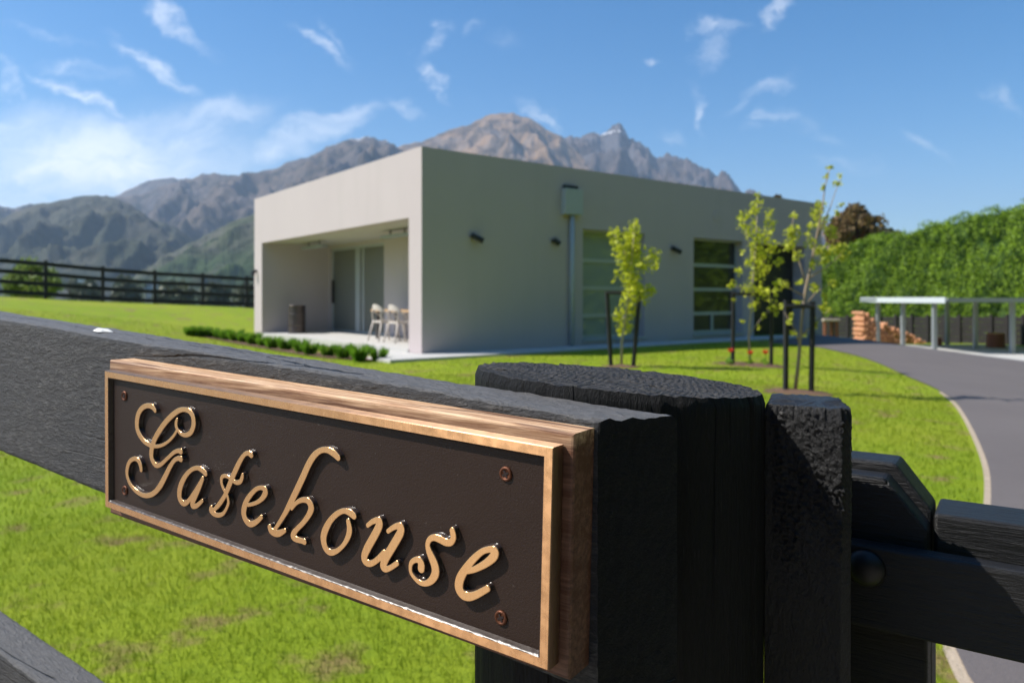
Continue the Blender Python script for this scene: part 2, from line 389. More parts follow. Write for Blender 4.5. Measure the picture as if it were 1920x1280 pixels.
M['leaf'] = leafm('young_lime_leaves', (.36, .43, .022), (.66, .68, .05), 6, .45)
M['leaf3'] = leafm('sparse_lime_leaves', (.33, .39, .03), (.60, .62, .07), 6, .4)
M['hedge'] = leafm('conifer_hedge_foliage', (.05, .11, .007), (.27, .41, .022), 1.4, .3)
M['shrub'] = leafm('pale_green_shrub', (.12, .17, .03), (.26, .34, .08), 1.2, .3)
M['redtree'] = leafm('copper_foliage', (.10, .055, .025), (.23, .16, .06), .6, .2)
M['fartree'] = leafm('far_tree_foliage', (.07, .085, .05), (.16, .17, .09), .2, .1)
M['tuft'] = leafm('dark_green_tuft', (.07, .17, .012), (.20, .38, .03), 20, .35)
def lawn_cols(t, pos):
    n1 = t.noise(pos, 1.1, 6, .65); n2 = t.noise(pos, .33, 4, .6); n3 = t.noise(pos, 9, 5, .7); n4 = t.noise(t.mapping(pos, scale=(1, 1, 1), loc=(3, 8, 0)), 2.6, 5, .6)
    c = t.mix(n1, (.15, .245, .008), (.29, .355, .014))
    c = t.mix(t.ramp(n2, [(.42, 0), (.7, .75)]), c, (.31, .34, .025))
    c = t.mix(t.ramp(n3, [(.5, 0), (.8, .5)]), c, (.09, .18, .008))
    c = t.mix(t.ramp(n4, [(.55, 0), (.66, .8)]), c, (.25, .165, .08))
    return c
m, t, p, o = new_mat('lawn'); M['lawn'] = m
pos = t.n('ShaderNodeNewGeometry').outputs['Position']
lc = lawn_cols(t, pos)
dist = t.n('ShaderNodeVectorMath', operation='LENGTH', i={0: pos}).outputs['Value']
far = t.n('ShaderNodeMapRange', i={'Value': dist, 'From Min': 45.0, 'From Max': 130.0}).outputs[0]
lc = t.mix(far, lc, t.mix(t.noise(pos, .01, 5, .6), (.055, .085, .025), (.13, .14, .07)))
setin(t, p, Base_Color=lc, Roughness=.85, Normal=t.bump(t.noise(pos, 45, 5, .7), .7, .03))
p.inputs['Specular IOR Level'].default_value = .2
m, t, p, o = new_mat('grass_blades'); M['blade'] = m
pos = t.n('ShaderNodeNewGeometry').outputs['Position']; rnd = t.n('ShaderNodeNewGeometry').outputs['Random Per Island']
lc = t.mix(t.math('MULTIPLY', rnd, .5), lawn_cols(t, pos), (.30, .42, .04))
setin(t, p, Base_Color=lc, Roughness=.55); p.inputs['Specular IOR Level'].default_value = .3
tr = t.n('ShaderNodeBsdfTranslucent'); t.t.links.new(lc, tr.inputs[0])
mx = t.n('ShaderNodeMixShader', i={0: .4}); t.t.links.new(p.outputs[0], mx.inputs[1]); t.t.links.new(tr.outputs[0], mx.inputs[2]); t.t.links.new(mx.outputs[0], o.inputs[0])
m, t, p, o = new_mat('asphalt'); M['asphalt'] = m
pos = t.n('ShaderNodeNewGeometry').outputs['Position']
c = t.mix(t.noise(pos, .6, 6, .7), (.118, .099, .096), (.18, .157, .150)); c = t.mix(t.ramp(t.noise(pos, 160, 2, .6), [(.4, 0), (.7, .5)]), c, (.06, .06, .062))
setin(t, p, Base_Color=c, Roughness=.85, Normal=t.bump(t.noise(pos, 120, 4, .7), .6, .006))
M['verge'] = simple('pale_gravel_edge', (.42, .34, .25), .95, var=.35, vs=14, bump=.8, bs=60, bd=.01)
def mountain_mat(name, c_low, c_mid, c_rock, scale, snow=None, green=.5):
    m, t, p, o = new_mat(name)
    pos = t.n('ShaderNodeNewGeometry').outputs['Position']; nrm = t.n('ShaderNodeNewGeometry').outputs['Normal']
    n1 = t.noise(pos, scale, 7, .65); n2 = t.noise(pos, scale*4.5, 7, .7); n3 = t.noise(t.mapping(pos, scale=(1, 1, .35)), scale*2, 6, .7, .6)
    z = t.n('ShaderNodeSeparateXYZ', i={0: pos}).outputs[2]
    low = t.n('ShaderNodeMapRange', i={'Value': t.math('ADD', z, t.math('MULTIPLY', t.math('SUBTRACT', n1, .5), 500)), 'From Min': 40.0, 'From Max': 480.0*green}).outputs[0]
    c = t.mix(low, c_low, c_mid)
    c = t.mix(t.ramp(n3, [(.47, 0), (.62, .8)]), c, c_rock)
    c = t.mix(t.ramp(n2, [(.38, .85), (.56, 0)]), c, tuple(x*.35 for x in c_low))
    if snow:
        x = t.n('ShaderNodeSeparateXYZ', i={0: pos}).outputs[0]
        s = t.math('MULTIPLY', t.math('GREATER_THAN', z, snow), t.ramp(n2, [(.56, 0), (.62, 1)]))
        c = t.mix(s, c, (.75, .78, .82))
    setin(t, p, Base_Color=c, Roughness=.95, Normal=t.bump(n2, .8, 1.2/scale*.03))
    p.inputs['Specular IOR Level'].default_value = .1
    return m

# ------------------------------------------------------------------ ground
pts = np.array([(0, 0, -1.27), (-3, -2, -1.27), (3, -2, -1.3), (0, 5, -1.24), (1.54, 2.5, -1.3), (3.07, 4.75, -1.3), (5.2, 8.6, -1.31), (3.6, 9.5, -1.2),
    (6.3, 9.5, -1.32), (-1.73, 14.2, -1.12), (-3.2, 12, -1.12), (-7.6, 21.9, -1.12), (9.6, 22.9, -1.16), (5, 17.5, -1.12), (2, 26, -1.1), (7.6, 16, -1.38), (18, 33, -2.35), (12.5, 29, -1.8), (18, 27, -2.3),
    (24, 40, -2.45), (26, 30, -2.45), (9, 5, -1.5), (14, 14, -1.95), (-17, 23.8, .10), (-15.7, 25, -.02), (-13.1, 27.4, -.2), (-10.6, 29.7, -.38), (-4, 5.8, -1.22), (-8, 8, -1.05),
    (-12, 18, -.5), (-14, 10, -.7), (-24, 15, .2), (-22, 34, -1.3), (-17, 38, -2.0), (-8, 38, -1.9), (0, 45, -3), (-40, 20, .2), (-60, 60, -9), (0, 90, -11), (60, 80, -6), (80, 0, -4), (-80, 0, 0), (0, -80, -1.6), (20, 0, -2.0), (30, 15, -2.5)], float)
def _phi(r2): return np.where(r2 > 1e-9, r2*np.log(np.maximum(r2, 1e-9)), 0)
_n = len(pts); _K = _phi(((pts[:, None, :2]-pts[None, :, :2])**2).sum(-1))+np.eye(_n)*.02
_P = np.c_[np.ones(_n), pts[:, :2]]; _A = np.block([[_K, _P], [_P.T, np.zeros((3, 3))]])
_w = np.linalg.solve(_A, np.r_[pts[:, 2], 0, 0, 0])
def gz(x, y):
    x = np.atleast_1d(np.asarray(x, float)); y = np.atleast_1d(np.asarray(y, float))
    r = np.hypot(x, y); k = np.minimum(1, 85/np.maximum(r, 1e-6)); xx, yy_ = x*k, y*k
    z = _phi((xx[:, None]-pts[None, :, 0])**2+(yy_[:, None]-pts[None, :, 1])**2)@_w[:_n]+_w[_n]+_w[_n+1]*xx+_w[_n+2]*yy_
    f = np.clip((r-70)/160, 0, 1); f = f*f*(3-2*f)
    return z*(1-f)+(-14.0)*f
def g1(x, y): return float(gz(x, y)[0])
def G(px, py, lo=1.2, hi=70):               # where a pixel's ray meets the ground
    D = np.linspace(lo, hi, 1400); r = ray(px, py); d = r[2]*D-gz(r[0]*D, D)
    i = np.argmax(d < 0); i = i if d[i] < 0 else len(D)-1
    return Vector((r[0]*D[i], D[i], float(gz(r[0]*D[i], D[i])[0])))
rad = np.concatenate([[0], np.geomspace(.5, 60, 150), np.geomspace(64, 12000, 45)]); na = 360
th = np.linspace(0, 2*np.pi, na, endpoint=False)
X = (rad[1:, None]*np.cos(th)).ravel(); Y = (rad[1:, None]*np.sin(th)).ravel()
X = np.r_[0, X]; Y = np.r_[0, Y]; Zg = gz(X, Y)
fc = []
i = np.arange(len(rad)-2)[:, None]; k = np.arange(na)[None, :]; k2 = (k+1) % na
q = np.stack([1+i*na+k, 1+(i+1)*na+k, 1+(i+1)*na+k2, 1+i*na+k2], -1).reshape(-1, 4)
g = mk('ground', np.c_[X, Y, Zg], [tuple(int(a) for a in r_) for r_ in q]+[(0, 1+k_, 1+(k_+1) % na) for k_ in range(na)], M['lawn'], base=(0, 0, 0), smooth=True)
setp(g, kind='structure', label='green lawn and meadow reaching out to the valley')

def sheet(name, ptsL, ptsR, off, mat, nw=14, sub=6, **kw):   # a strip between two polylines, laid on the ground
    def res(P):
        P = [Vector((p[0], p[1], 0)) for p in P]; out = []
        for a in range(len(P)-1):
            p0 = P[max(a-1, 0)]; p1 = P[a]; p2 = P[a+1]; p3 = P[min(a+2, len(P)-1)]
            for q_ in range(sub):
                u = q_/sub; out.append(.5*((2*p1)+(-p0+p2)*u+(2*p0-5*p1+4*p2-p3)*u*u+(-p0+3*p1-3*p2+p3)*u**3))
        out.append(P[-1]); return out
    A, B = res(ptsL), res(ptsR); vs = []; n = len(A)
    for a, b in zip(A, B):
        for j in range(nw+1):
            p = a.lerp(b, j/nw); vs.append((p.x, p.y))
    vs = np.array(vs); z = gz(vs[:, 0], vs[:, 1])+off
    fs = [(i_*(nw+1)+j, i_*(nw+1)+j+1, (i_+1)*(nw+1)+j+1, (i_+1)*(nw+1)+j) for i_ in range(n-1) for j in range(nw)]
    o = mk(name, np.c_[vs, z], fs, mat, smooth=True, base=(vs[0, 0], vs[0, 1], z[0]))
    bm = bmesh.new(); bm.from_mesh(o.data); bmesh.ops.recalc_face_normals(bm, faces=bm.faces)
    if sum(f.normal.z for f in bm.faces) < 0: bmesh.ops.reverse_faces(bm, faces=bm.faces)
    bm.to_mesh(o.data); bm.free(); return o
edge_px = [(1816, 1280), (1834, 1110), (1858, 940), (1845, 853), (1802, 769), (1765, 736), (1707, 709), (1655, 685), (1604, 667), (1560, 657), (1528, 651), (1440, 643)]
E = [G(*p) for p in edge_px]; E = [Vector((1.0, -2, 0)), Vector((1.2, .5, 0))]+E
Rt = [(9, -2), (9, .5), (10, 2), (11, 3.5), (11, 5), (12, 7), (13, 10), (14, 12), (15.5, 16), (17.3, 20), (17.9, 24), (18.0, 28), (18.1, 32), (18.2, 38)]
drv = sheet('driveway', E, Rt, .016, M['asphalt'], nw=24); setp(drv, kind='structure')
Eo = [e+Vector((-.13, 0, 0)) for e in E]
Eo = [e+Vector((-.045, 0, 0)) for e in E]
vg = sheet('driveway_edge', Eo[:8], [e+Vector((.005, 0, 0)) for e in E[:8]], .010, M['verge'], nw=3); setp(vg, kind='structure')
ks = sheet('carport_slab', [(18.05, 25), (18.1, 31), (18.2, 38)], [(23, 25), (24, 31), (25, 38)], .05, M['concrete'], nw=8); setp(ks, kind='structure')

gv = [(-14, 0), (-9, 0), (-5, 0), (-2, 0), (0, 0), (1.6, 0)]
def fline(n_, u_): p_ = fp0(u_, n_); return (p_.x, p_.y)
fp0 = lambda u, n: Ld*u+Nd*n
ap = sheet('bounce_gravel', [fline(.30, u) for u in (16, 10, 5, 1, -1, -3, -7, -12)], [fline(-13.0, u) for u in (16, 10, 5, 1, -1, -3, -7, -12)], .03, None, nw=40, sub=6)  # unseen gravel behind the camera, added to warm the bounce light
setp(ap, kind='structure'); ap.data.materials.clear(); ap.data.materials.append(simple('pale_gravel', (.27, .235, .20), .95, var=.3, vs=9, bump=.8, bs=70, bd=.01))
# grass blades near the gate
def inpoly(x, y, P):
    c = np.zeros(len(x), bool); j = len(P)-1
    for i_ in range(len(P)):
        xi, yi, xj, yj = P[i_][0], P[i_][1], P[j][0], P[j][1]
        with np.errstate(divide='ignore', invalid='ignore'):
            c ^= ((yi > y) != (yj > y)) & (x < (xj-xi)*(y-yi)/(yj-yi+1e-12)+xi)
        j = i_
    return c
drvpoly = [(e[0]-.08, e[1]) for e in E]+list(reversed(Rt))
# building frame
Cc = Vector((-1.733, 14.23, 0)); A_ = Vector((-.6092, .7930, 0)); B_ = Vector((.7930, .6092, 0))
def bw(t_, s_, z_): return Cc+B_*t_+A_*s_+Vector((0, 0, z_))
def bt(x, y): dx, dy = x-Cc.x, y-Cc.y; return dx*B_.x+dy*B_.y, dx*A_.x+dy*A_.y
def blades(n, r0, r1, hh, wd):
    a = rng.uniform(-.80, .80, n); r = np.sqrt(rng.uniform(r0**2, r1**2, n)); x = r*np.sin(a); y = r*np.cos(a)
    keep = ~inpoly(x, y, drvpoly); tt, ss = bt(x, y)
    keep &= ((x*Nd.x+y*Nd.y) > .42)
    keep &= ~((tt > -1.25) & (tt < 14.3) & (ss > -.9)) & ~((tt > -1.0) & (tt < 0) & (ss > -1))
    x, y = x[keep], y[keep]; n = len(x); z = gz(x, y)
    ph = rng.uniform(0, 2*np.pi, n); h = hh*rng.uniform(.5, 1.25, n); wv = wd*rng.uniform(.6, 1.3, n)
    le = rng.uniform(0, 2*np.pi, n); l = h*rng.uniform(.1, .8, n)
    p0 = np.c_[x-wv*np.cos(ph), y-wv*np.sin(ph), z-.004]; p1 = np.c_[x+wv*np.cos(ph), y+wv*np.sin(ph), z-.004]
    p2 = np.c_[x+l*np.cos(le), y+l*np.sin(le), z+h]
    return np.stack([p0, p1, p2], 1).reshape(-1, 3)
bv = np.concatenate([blades(90000, 1.6, 5, .030, .0022), blades(110000, 5, 11, .032, .004), blades(90000, 11, 24, .035, .007)])
gr = mk('grass', bv, np.arange(len(bv)).reshape(-1, 3), M['blade'], base=(0, 5, -1.25)); setp(gr, 'short mown grass of the lawn around the gate and house', kind='stuff')

# ------------------------------------------------------------------ mountains
def mountain(name, prof, D, depth, foot_z, mat, amp, fr, jag, label, seed, power=1.15, nx=420, ny=110, backd=.5):
    prof = sorted(prof); px = np.array([p[0] for p in prof], float); py = np.array([p[1] for p in prof], float)
    xs = np.linspace(px[0], px[-1], nx); ys = np.interp(xs, px, py)
    kk = np.array([0, 1, 2, 1, 0], float); kk /= kk.sum(); ys = np.convolve(np.pad(ys, 2, mode='edge'), kk, mode='valid')
    V = np.zeros((ny+12, nx, 3)); so = seed*13.7
    for i_ in range(nx):
        u = (xs[i_]-CX)/F
        Dr = D*(1+.06*noise.noise(Vector((u*6, so, 0))))
        zr = (HY-ys[i_])/F*Dr
        zr += jag*noise.fractal(Vector((u*60, so, 3)), .8, 2.1, 5)
        for j in range(-11, ny+1):
            t_ = j/ny
            if j < 0:
                tb = -j/11; d = Dr+tb*depth*backd; z = zr+(foot_z-zr)*tb
            else:
                d = Dr-t_*depth; base = foot_z+(zr-foot_z)*(1-t_)**power
                X_, Y_ = u*d/1000*fr, d/1000*fr
                wv = noise.noise(Vector((X_*1.3, Y_*1.3, so)))*.5
                rid = 1-abs(noise.noise(Vector((X_*2.2+wv, Y_*.8, so+5))))*2
                rid2 = 1-abs(noise.noise(Vector((X_*6+wv, Y_*3, so+9))))*2
                rid3 = noise.fractal(Vector((X_*14, Y_*11, so)), .75, 2.1, 5)
                env = math.sin(math.pi*min(1, t_*1.0))**.8 if t_ < .5 else 1-(t_-.5)*1.2
                env = max(env, 0)*min(1, t_*7)
                z = base+(rid-.55)*amp*env+(rid2-.5)*amp*.38*env+rid3*amp*.14*min(1, t_*12)
            V[j+11, i_] = (u*d, d, z)
    nn = ny+12
    a, b = np.meshgrid(np.arange(nn-1), np.arange(nx-1), indexing='ij')
    q = np.stack([a*nx+b, (a+1)*nx+b, (a+1)*nx+b+1, a*nx+b+1], -1).reshape(-1, 4)
    o = mk(name, V.reshape(-1, 3), q, mat, smooth=True); return setp(o, label, kind='structure')
m_brown = mountain_mat('tussock_mountain', (.09, .07, .04), (.27, .175, .10), (.17, .15, .14), .0016, None, .7)
m_rock = mountain_mat('blue_rock_range', (.07, .055, .045), (.11, .085, .075), (.10, .10, .11), .002, (HY-263)/F*4800+ZC, .7)
m_left = mountain_mat('scrub_mountain', (.05, .055, .038), (.125, .095, .075), (.10, .09, .09), .0019, (HY-281)/F*3900+ZC, .75)
m_green = mountain_mat('green_scrub_hill', (.04, .065, .022), (.085, .085, .045), (.12, .11, .09), .004, None, .5)
m_dark = mountain_mat('dark_scrub_hill', (.045, .055, .035), (.085, .08, .055), (.09, .08, .06), .0035, None, .7)
mountain('rocky_range', [(980, 330), (1030, 262), (1052, 257), (1083, 252), (1100, 249), (1114, 247), (1128, 252), (1142, 243), (1148, 244), (1155, 238), (1167, 238), (1173, 247), (1179, 252), (1190, 262), (1203, 272), (1212, 281), (1221, 284), (1232, 293), (1241, 295), (1252, 291), (1262, 290), (1276, 290), (1286, 296), (1296, 302), (1310, 311), (1324, 317), (1333, 316), (1341, 317), (1350, 323), (1358, 327), (1379, 341), (1403, 357), (1440, 372), (1500, 395), (1560, 420), (1700, 455), (1900, 470), (2200, 480)],
         4800, 2300, -14, m_rock, 210, 1.6, 46, 'jagged bluish rock range with snow on its summit', 3, 1.1)
mountain('tussock_mountain', [(560, 330), (700, 295), (745, 278), (760, 272), (791, 266), (829, 248), (873, 235), (904, 221), (920, 215), (932, 213), (950, 213), (966, 215), (987, 221), (1007, 231), (1028, 245), (1052, 257), (1080, 280), (1130, 315), (1200, 345), (1290, 349), (1330, 352), (1400, 376), (1500, 420), (1700, 470)],
         4100, 2100, -14, m_brown, 150, 1.5, 10, 'brown rounded mountain right behind the house', 5, 1.05)
mountain('left_mountain', [(-700, 400), (-300, 380), (0, 391), (41, 391), (90, 389), (160, 383), (211, 371), (260, 366), (337, 338), (350, 336), (378, 328), (400, 325), (418, 326), (439, 330), (460, 325), (487, 322), (528, 312), (569, 298), (609, 278), (630, 268), (650, 261), (670, 257), (699, 259), (723, 265), (743, 275), (780, 290), (900, 330)],
         3900, 2100, -14, m_left, 190, 1.5, 14, 'long scrubby mountain left of the house with a snowy top', 8, 1.15)
mountain('far_ridge', [(-900, 420), (-300, 395), (0, 388), (40, 391), (120, 400), (219, 367), (252, 350), (284, 338), (300, 335), (321, 333), (337, 337), (380, 350), (500, 380)],
         5200, 1500, -14, m_left, 120, 1.4, 10, 'far ridge showing behind the left mountain', 11, 1.1, 260, 60)
mountain('dark_hill', [(-900, 440), (-400, 430), (-100, 425), (0, 411), (25, 399), (53, 389), (90, 378), (122, 371), (150, 367), (183, 365), (211, 369), (244, 383), (284, 411), (325, 424), (357, 444), (400, 470), (440, 500), (480, 530)],
         2500, 1300, -14, m_dark, 85, 2.6, 6, 'dark green scrub covered hill behind the black fence', 15, 1.2)
mountain('green_hill', [(230, 525), (264, 499), (295, 485), (325, 472), (366, 452), (406, 432), (447, 411), (475, 401), (520, 385), (600, 372), (700, 380), (820, 420), (950, 470)],
         1700, 900, -14, m_green, 40, 3.5, 4, 'green hill slope just left of the house', 19, 1.2)

# ------------------------------------------------------------------ near fence, sign, post, gate
def fp(u, n, z): return Ld*u+Nd*n+Zd*z
def rough_rail(name, parent, n0, n1, topz, h, u_end0, u_end1, u_far, slope_fn, mat, rough=.0012, step=.0035, hgrow=.03):
    """rail swept along the fence; its right end is sawn askew from (u_end0 at the front) to (u_end1 at the back)"""
    nn = 14; hh = 34; prof = []
    for k_ in range(hh): prof.append((0, -h+h*k_/hh))
    for k_ in range(nn): prof.append((k_/nn, 0))
    for k_ in range(hh): prof.append((1, -h*k_/hh))
    for k_ in range(nn): prof.append((1-k_/nn, -h))
    us = [0]; x = 0
    L = u_far-u_end0
    while x < L: x += step*(1+x*2.2); us.append(min(x, L))
    vs = []; P = len(prof)
    for x in us:
        for a, z in prof:
            ue = u_end0+(u_end1-u_end0)*a; u = ue+(u_far-ue)*x/L
            n = n0+(n1-n0)*a; hk = 1+max(0, .938-u)*hgrow; zz = topz(u)+z*hk
            e = min(a, 1-a)*(n1-n0); ez = min(-z, h+z); r_ = max(0, .0022-math.hypot(e, ez))*.5   # worn arris
            d = noise.fractal(Vector((u*90, n*260, zz*260)), .9, 2.1, 4)*rough*.75+noise.noise(Vector((u*8, n*20, zz*20)))*.0008
            if x < .02: d += noise.noise(Vector((u*150, n*500, zz*500)))*.0012*(1-x/.02)
            sz = (1 if z > -h/2 else -1)
            vs.append(fp(u, n+(r_ if a < .5 else -r_)+(d if a == 0 else 0), zz-(r_*sz)+(d if z == 0 else 0)))
    fs = [(i_*P+k_, i_*P+(k_+1) % P, (i_+1)*P+(k_+1) % P, (i_+1)*P+k_) for i_ in range(len(us)-1) for k_ in range(P)]
    # end cap: ladder between front and back columns
    b = len(vs); cols = 15
    for k_ in range(hh+1):
        for j in range(cols):
            a = j/(cols-1); z = -h+h*k_/hh; ue = u_end0+(u_end1-u_end0)*a
            if j == 0: vs.append(vs[k_]) if k_ < hh else vs.append(vs[hh])
            elif j == cols-1: vs.append(vs[hh+nn+(hh-k_)] if k_ > 0 else vs[2*hh+nn])
            elif k_ == hh: vs.append(vs[hh+j])
            else: vs.append(fp(ue+noise.fractal(Vector((j*.9, k_*.35, 2)), .8, 2, 3)*.0012, n0+(n1-n0)*a, topz(ue)+z*(1+(.938-ue)*hgrow)))
    fs += [(b+k_*cols+j, b+(k_+1)*cols+j, b+(k_+1)*cols+j+1, b+k_*cols+j+1) for k_ in range(hh) for j in range(cols-1)]
    o = mk(name, vs, fs, mat, parent, smooth=True); o.data.materials.append(M['shaded_end'])
    for p_ in list(o.data.polygons)[-hh*(cols-1):]: p_.material_index = 1
    bm = bmesh.new(); bm.from_mesh(o.data); bmesh.ops.remove_doubles(bm, verts=bm.verts, dist=1e-5); bmesh.ops.recalc_face_normals(bm, faces=bm.faces); bm.to_mesh(o.data); bm.free()
    try: o.data.set_sharp_from_angle(angle=R(50))
    except Exception: pass
    return o
fence = empty('rail_fence', fp(.5, .42, -1.27), 'black post and rail fence in front, carrying the bronze name sign', 'fence')
top1 = lambda u: -.0672-(.1915-u)*.0589
top2 = lambda u: -.4015-(.938-u)*.0589
RN0 = .3655; RN1 = .412
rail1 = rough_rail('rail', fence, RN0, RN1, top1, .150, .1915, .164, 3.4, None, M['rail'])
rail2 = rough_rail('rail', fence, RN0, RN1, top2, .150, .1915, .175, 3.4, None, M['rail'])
# cracks along the rail face are thin dark grooves; the dropping is a splat on the top face
sp = at(241, 625.5, 1); dd = top1(.75)/sp.z; ctr = Vector((sp.x*.70, .70, 0))
cu = ctr.dot(Ld); ctr = fp(.762, .3855, top1(.762)+.0022)
mb = MB(); n = 22; ring = []
for k_ in range(n):
    a = 2*math.pi*k_/n; r_ = .0075*(1+.18*math.sin(3*a+1)+.12*math.sin(5*a)); ring.append((r_*1.7*math.cos(a), r_*math.sin(a)))
cu0 = ctr.dot(Ld); cn0 = ctr.dot(Nd)
vs = [fp(cu0+a, cn0+b, top1(cu0+a)+.0006) for a, b in ring]+[fp(cu0+a*.6, cn0+b*.6, top1(cu0+a*.6)+.0028) for a, b in ring]+[fp(cu0, cn0, top1(cu0)+.0032)]
mb.add(vs, [(k_, (k_+1) % n, n+(k_+1) % n, n+k_) for k_ in range(n)]+[(n+k_, n+(k_+1) % n, 2*n) for k_ in range(n)])
part('dropping', mb, M['white'], fence, smooth=True)
# round strainer post behind the end of the rails
PC = Vector((.0802, .5735, 0)); PR = .1087
def post_top(x, y):     # sawn slightly out of level
    return -.0525-.082*(x-(-.028))-.012*(y-.57)
mb = MB(); vs = []; fs = []; seg = 300
zs = [0, .002, .006, .012, .02, .03, .05, .08, .12, .2, .35, .6, .9, 1.21]
for iz, dz in enumerate(zs):
    for k_ in range(seg):
        a = 2*math.pi*k_/seg; r_ = PR+noise.fractal(Vector((math.cos(a)*5, math.sin(a)*5, dz*1.5)), .8, 2.1, 4)*.0016
        r_ -= .0022*max(0, 1-dz/.006)
        crack = 0
        for ca, cw, cd in ((R(-67), .016, .022), (R(-40), .012, .008), (R(-112), .014, .014), (R(-171), .02, .008), (R(140), .012, .004)):
            da = abs((a-ca+math.pi-.02*math.sin(dz*9)+math.pi) % (2*math.pi)-math.pi)
            if da < cw*2: crack = max(crack, cd*(1-da/(cw*2)))
        r_ -= crack; x, y = PC.x+r_*math.cos(a), PC.y+r_*math.sin(a)
        z = post_top(x, y)-dz if dz < .5 else -1.30+(1.21-dz)*(1.30-.6-.06)/(1.21-.6)*0-(0 if dz >= 1.2 else -.35)
        if dz < .004: z += noise.fractal(Vector((x*120, y*120, 0)), .9, 2.1, 4)*.0011
        vs.append((x, y, z))
nz = len(zs)
fs += [(i_*seg+k_, (i_+1)*seg+k_, (i_+1)*seg+(k_+1) % seg, i_*seg+(k_+1) % seg) for i_ in range(nz-1) for k_ in range(seg)]
mb.add(vs, fs)
post = part('post', mb, M['post'], fence, smooth=True)
# end-grain disc
vs2 = [vs[k_] for k_ in range(seg)]; fs2 = []; nr = 44
for i_ in range(1, nr+1):
    f = 1-i_/nr
    for k_ in range(seg):
        x0, y0, z0 = vs[k_]
        x, y = PC.x+(x0-PC.x)*f, PC.y+(y0-PC.y)*f
        z = post_top(x, y)+noise.fractal(Vector((x*120, y*120, 0)), .9, 2.1, 4)*.0009+noise.noise(Vector((x*18, y*18, 4)))*.0018*min(1, i_/5)
        # radial checks
        a = math.atan2(y-PC.y, x-PC.x)
        for ca, w_, r0_, r1_ in ((R(-67), .0020, .050, .12), (R(-112), .0018, .06, .12), (R(-75), .0011, .0, .04), (R(35), .0010, .02, .07), (R(-171), .0012, .07, .12)):
            rr = math.hypot(x-PC.x, y-PC.y); dl = abs(math.sin(a-ca))*rr
            if math.cos(a-ca) > 0 and r0_ < rr < r1_ and dl < w_*1.6: z -= .004*(1-dl/(w_*1.6))
        vs2.append((x, y, z))
fs2 = [(i_*seg+k_, i_*seg+(k_+1) % seg, (i_+1)*seg+(k_+1) % seg, (i_+1)*seg+k_) for i_ in range(nr) for k_ in range(seg)]
tp = mk('end_grain', vs2, fs2, M['endgrain'], post, smooth=True)
# batten beside it
bat = empty('gate_post', (.21, .545, -1.3), 'narrow rough black timber post with cracked knobbly tar coat, right of the thick round post', 'post')
poly = [(.1798, .5272), (.2216, .4990), (.2290, .5010), (.2318, .5065), (.2540, .577), (.2140, .610)]
vs = []; fs = []; per = []
for a in range(len(poly)):
    p0, p1 = poly[a], poly[(a+1) % len(poly)]; L_ = math.dist(p0, p1); n = max(2, int(L_/.0011))
    for k_ in range(n): per.append((p0[0]+(p1[0]-p0[0])*k_/n, p0[1]+(p1[1]-p0[1])*k_/n))
Pn = len(per); cx_ = sum(p[0] for p in poly)/len(poly); cy_ = sum(p[1] for p in poly)/len(poly)
zz_ = [0]
while zz_[-1] < .13: zz_.append(zz_[-1]+.0011)
while zz_[-1] < 1.23: zz_.append(zz_[-1]+max(.002, (zz_[-1]-.12)*.3))
def btop(x, y): return -.0745+noise.fractal(Vector((x*200, y*200, 1)), .9, 2, 4)*.0013-.03*(y-.5)
for dz in zz_:
    for (x, y) in per:
        dx, dy = x-cx_, y-cy_; l = math.hypot(dx, dy)
        zb = btop(x, y)-dz if dz < 1 else -1.3
        fade = min(1, dz/.008)*max(0, 1-max(0, dz-.09)/.05)
        nb = noise.fractal(Vector((x*260, y*260, dz*210)), .8, 2.1, 4)
        k1 = max(0, noise.noise(Vector((x*640, y*640, dz*520)))-.08)
        gate_ = .35+.65*max(0, min(1, .5+2.2*noise.noise(Vector((x*60, y*60, dz*22+3)))))
        k0 = (.0006*nb+.0075*k1*gate_)*fade*(1 if .186 < x < .224 and y < .53 else .3)
        if dz < .008: k0 += -.0016*(1-dz/.008)+.0009*math.sin(x*1400)*1
        vs.append((x+dx/l*k0-dz*.004, y+dy/l*k0, zb))
fs = [(i_*Pn+k_, (i_+1)*Pn+k_, (i_+1)*Pn+(k_+1) % Pn, i_*Pn+(k_+1) % Pn) for i_ in range(len(zz_)-1) for k_ in range(Pn)]
b = len(vs)
for f in (.85, .65, .4, .2, 0.02):
    for (x, y) in per:
        xx, yy_ = cx_+(x-cx_)*f, cy_+(y-cy_)*f; vs.append((xx, yy_, btop(xx, yy_)+noise.noise(Vector((xx*30, yy_*90, 7)))*.0022))
fs += [(k_, (k_+1) % Pn, b+(k_+1) % Pn, b+k_) for k_ in range(Pn)]
fs += [(b+i_*Pn+k_, b+i_*Pn+(k_+1) % Pn, b+(i_+1)*Pn+(k_+1) % Pn, b+(i_+1)*Pn+k_) for i_ in range(4) for k_ in range(Pn)]
mk('shaft', vs, fs, M['batten'], bat, smooth=True)
# far end of the fence rails needs a post too (outside the picture)
mb = MB(); mb.lathe(fp(2.9, .5, -1.3), [(.08, 0), (.08, 1.5), (.07, 1.51)], 20); part('post', mb, M['post'], fence)

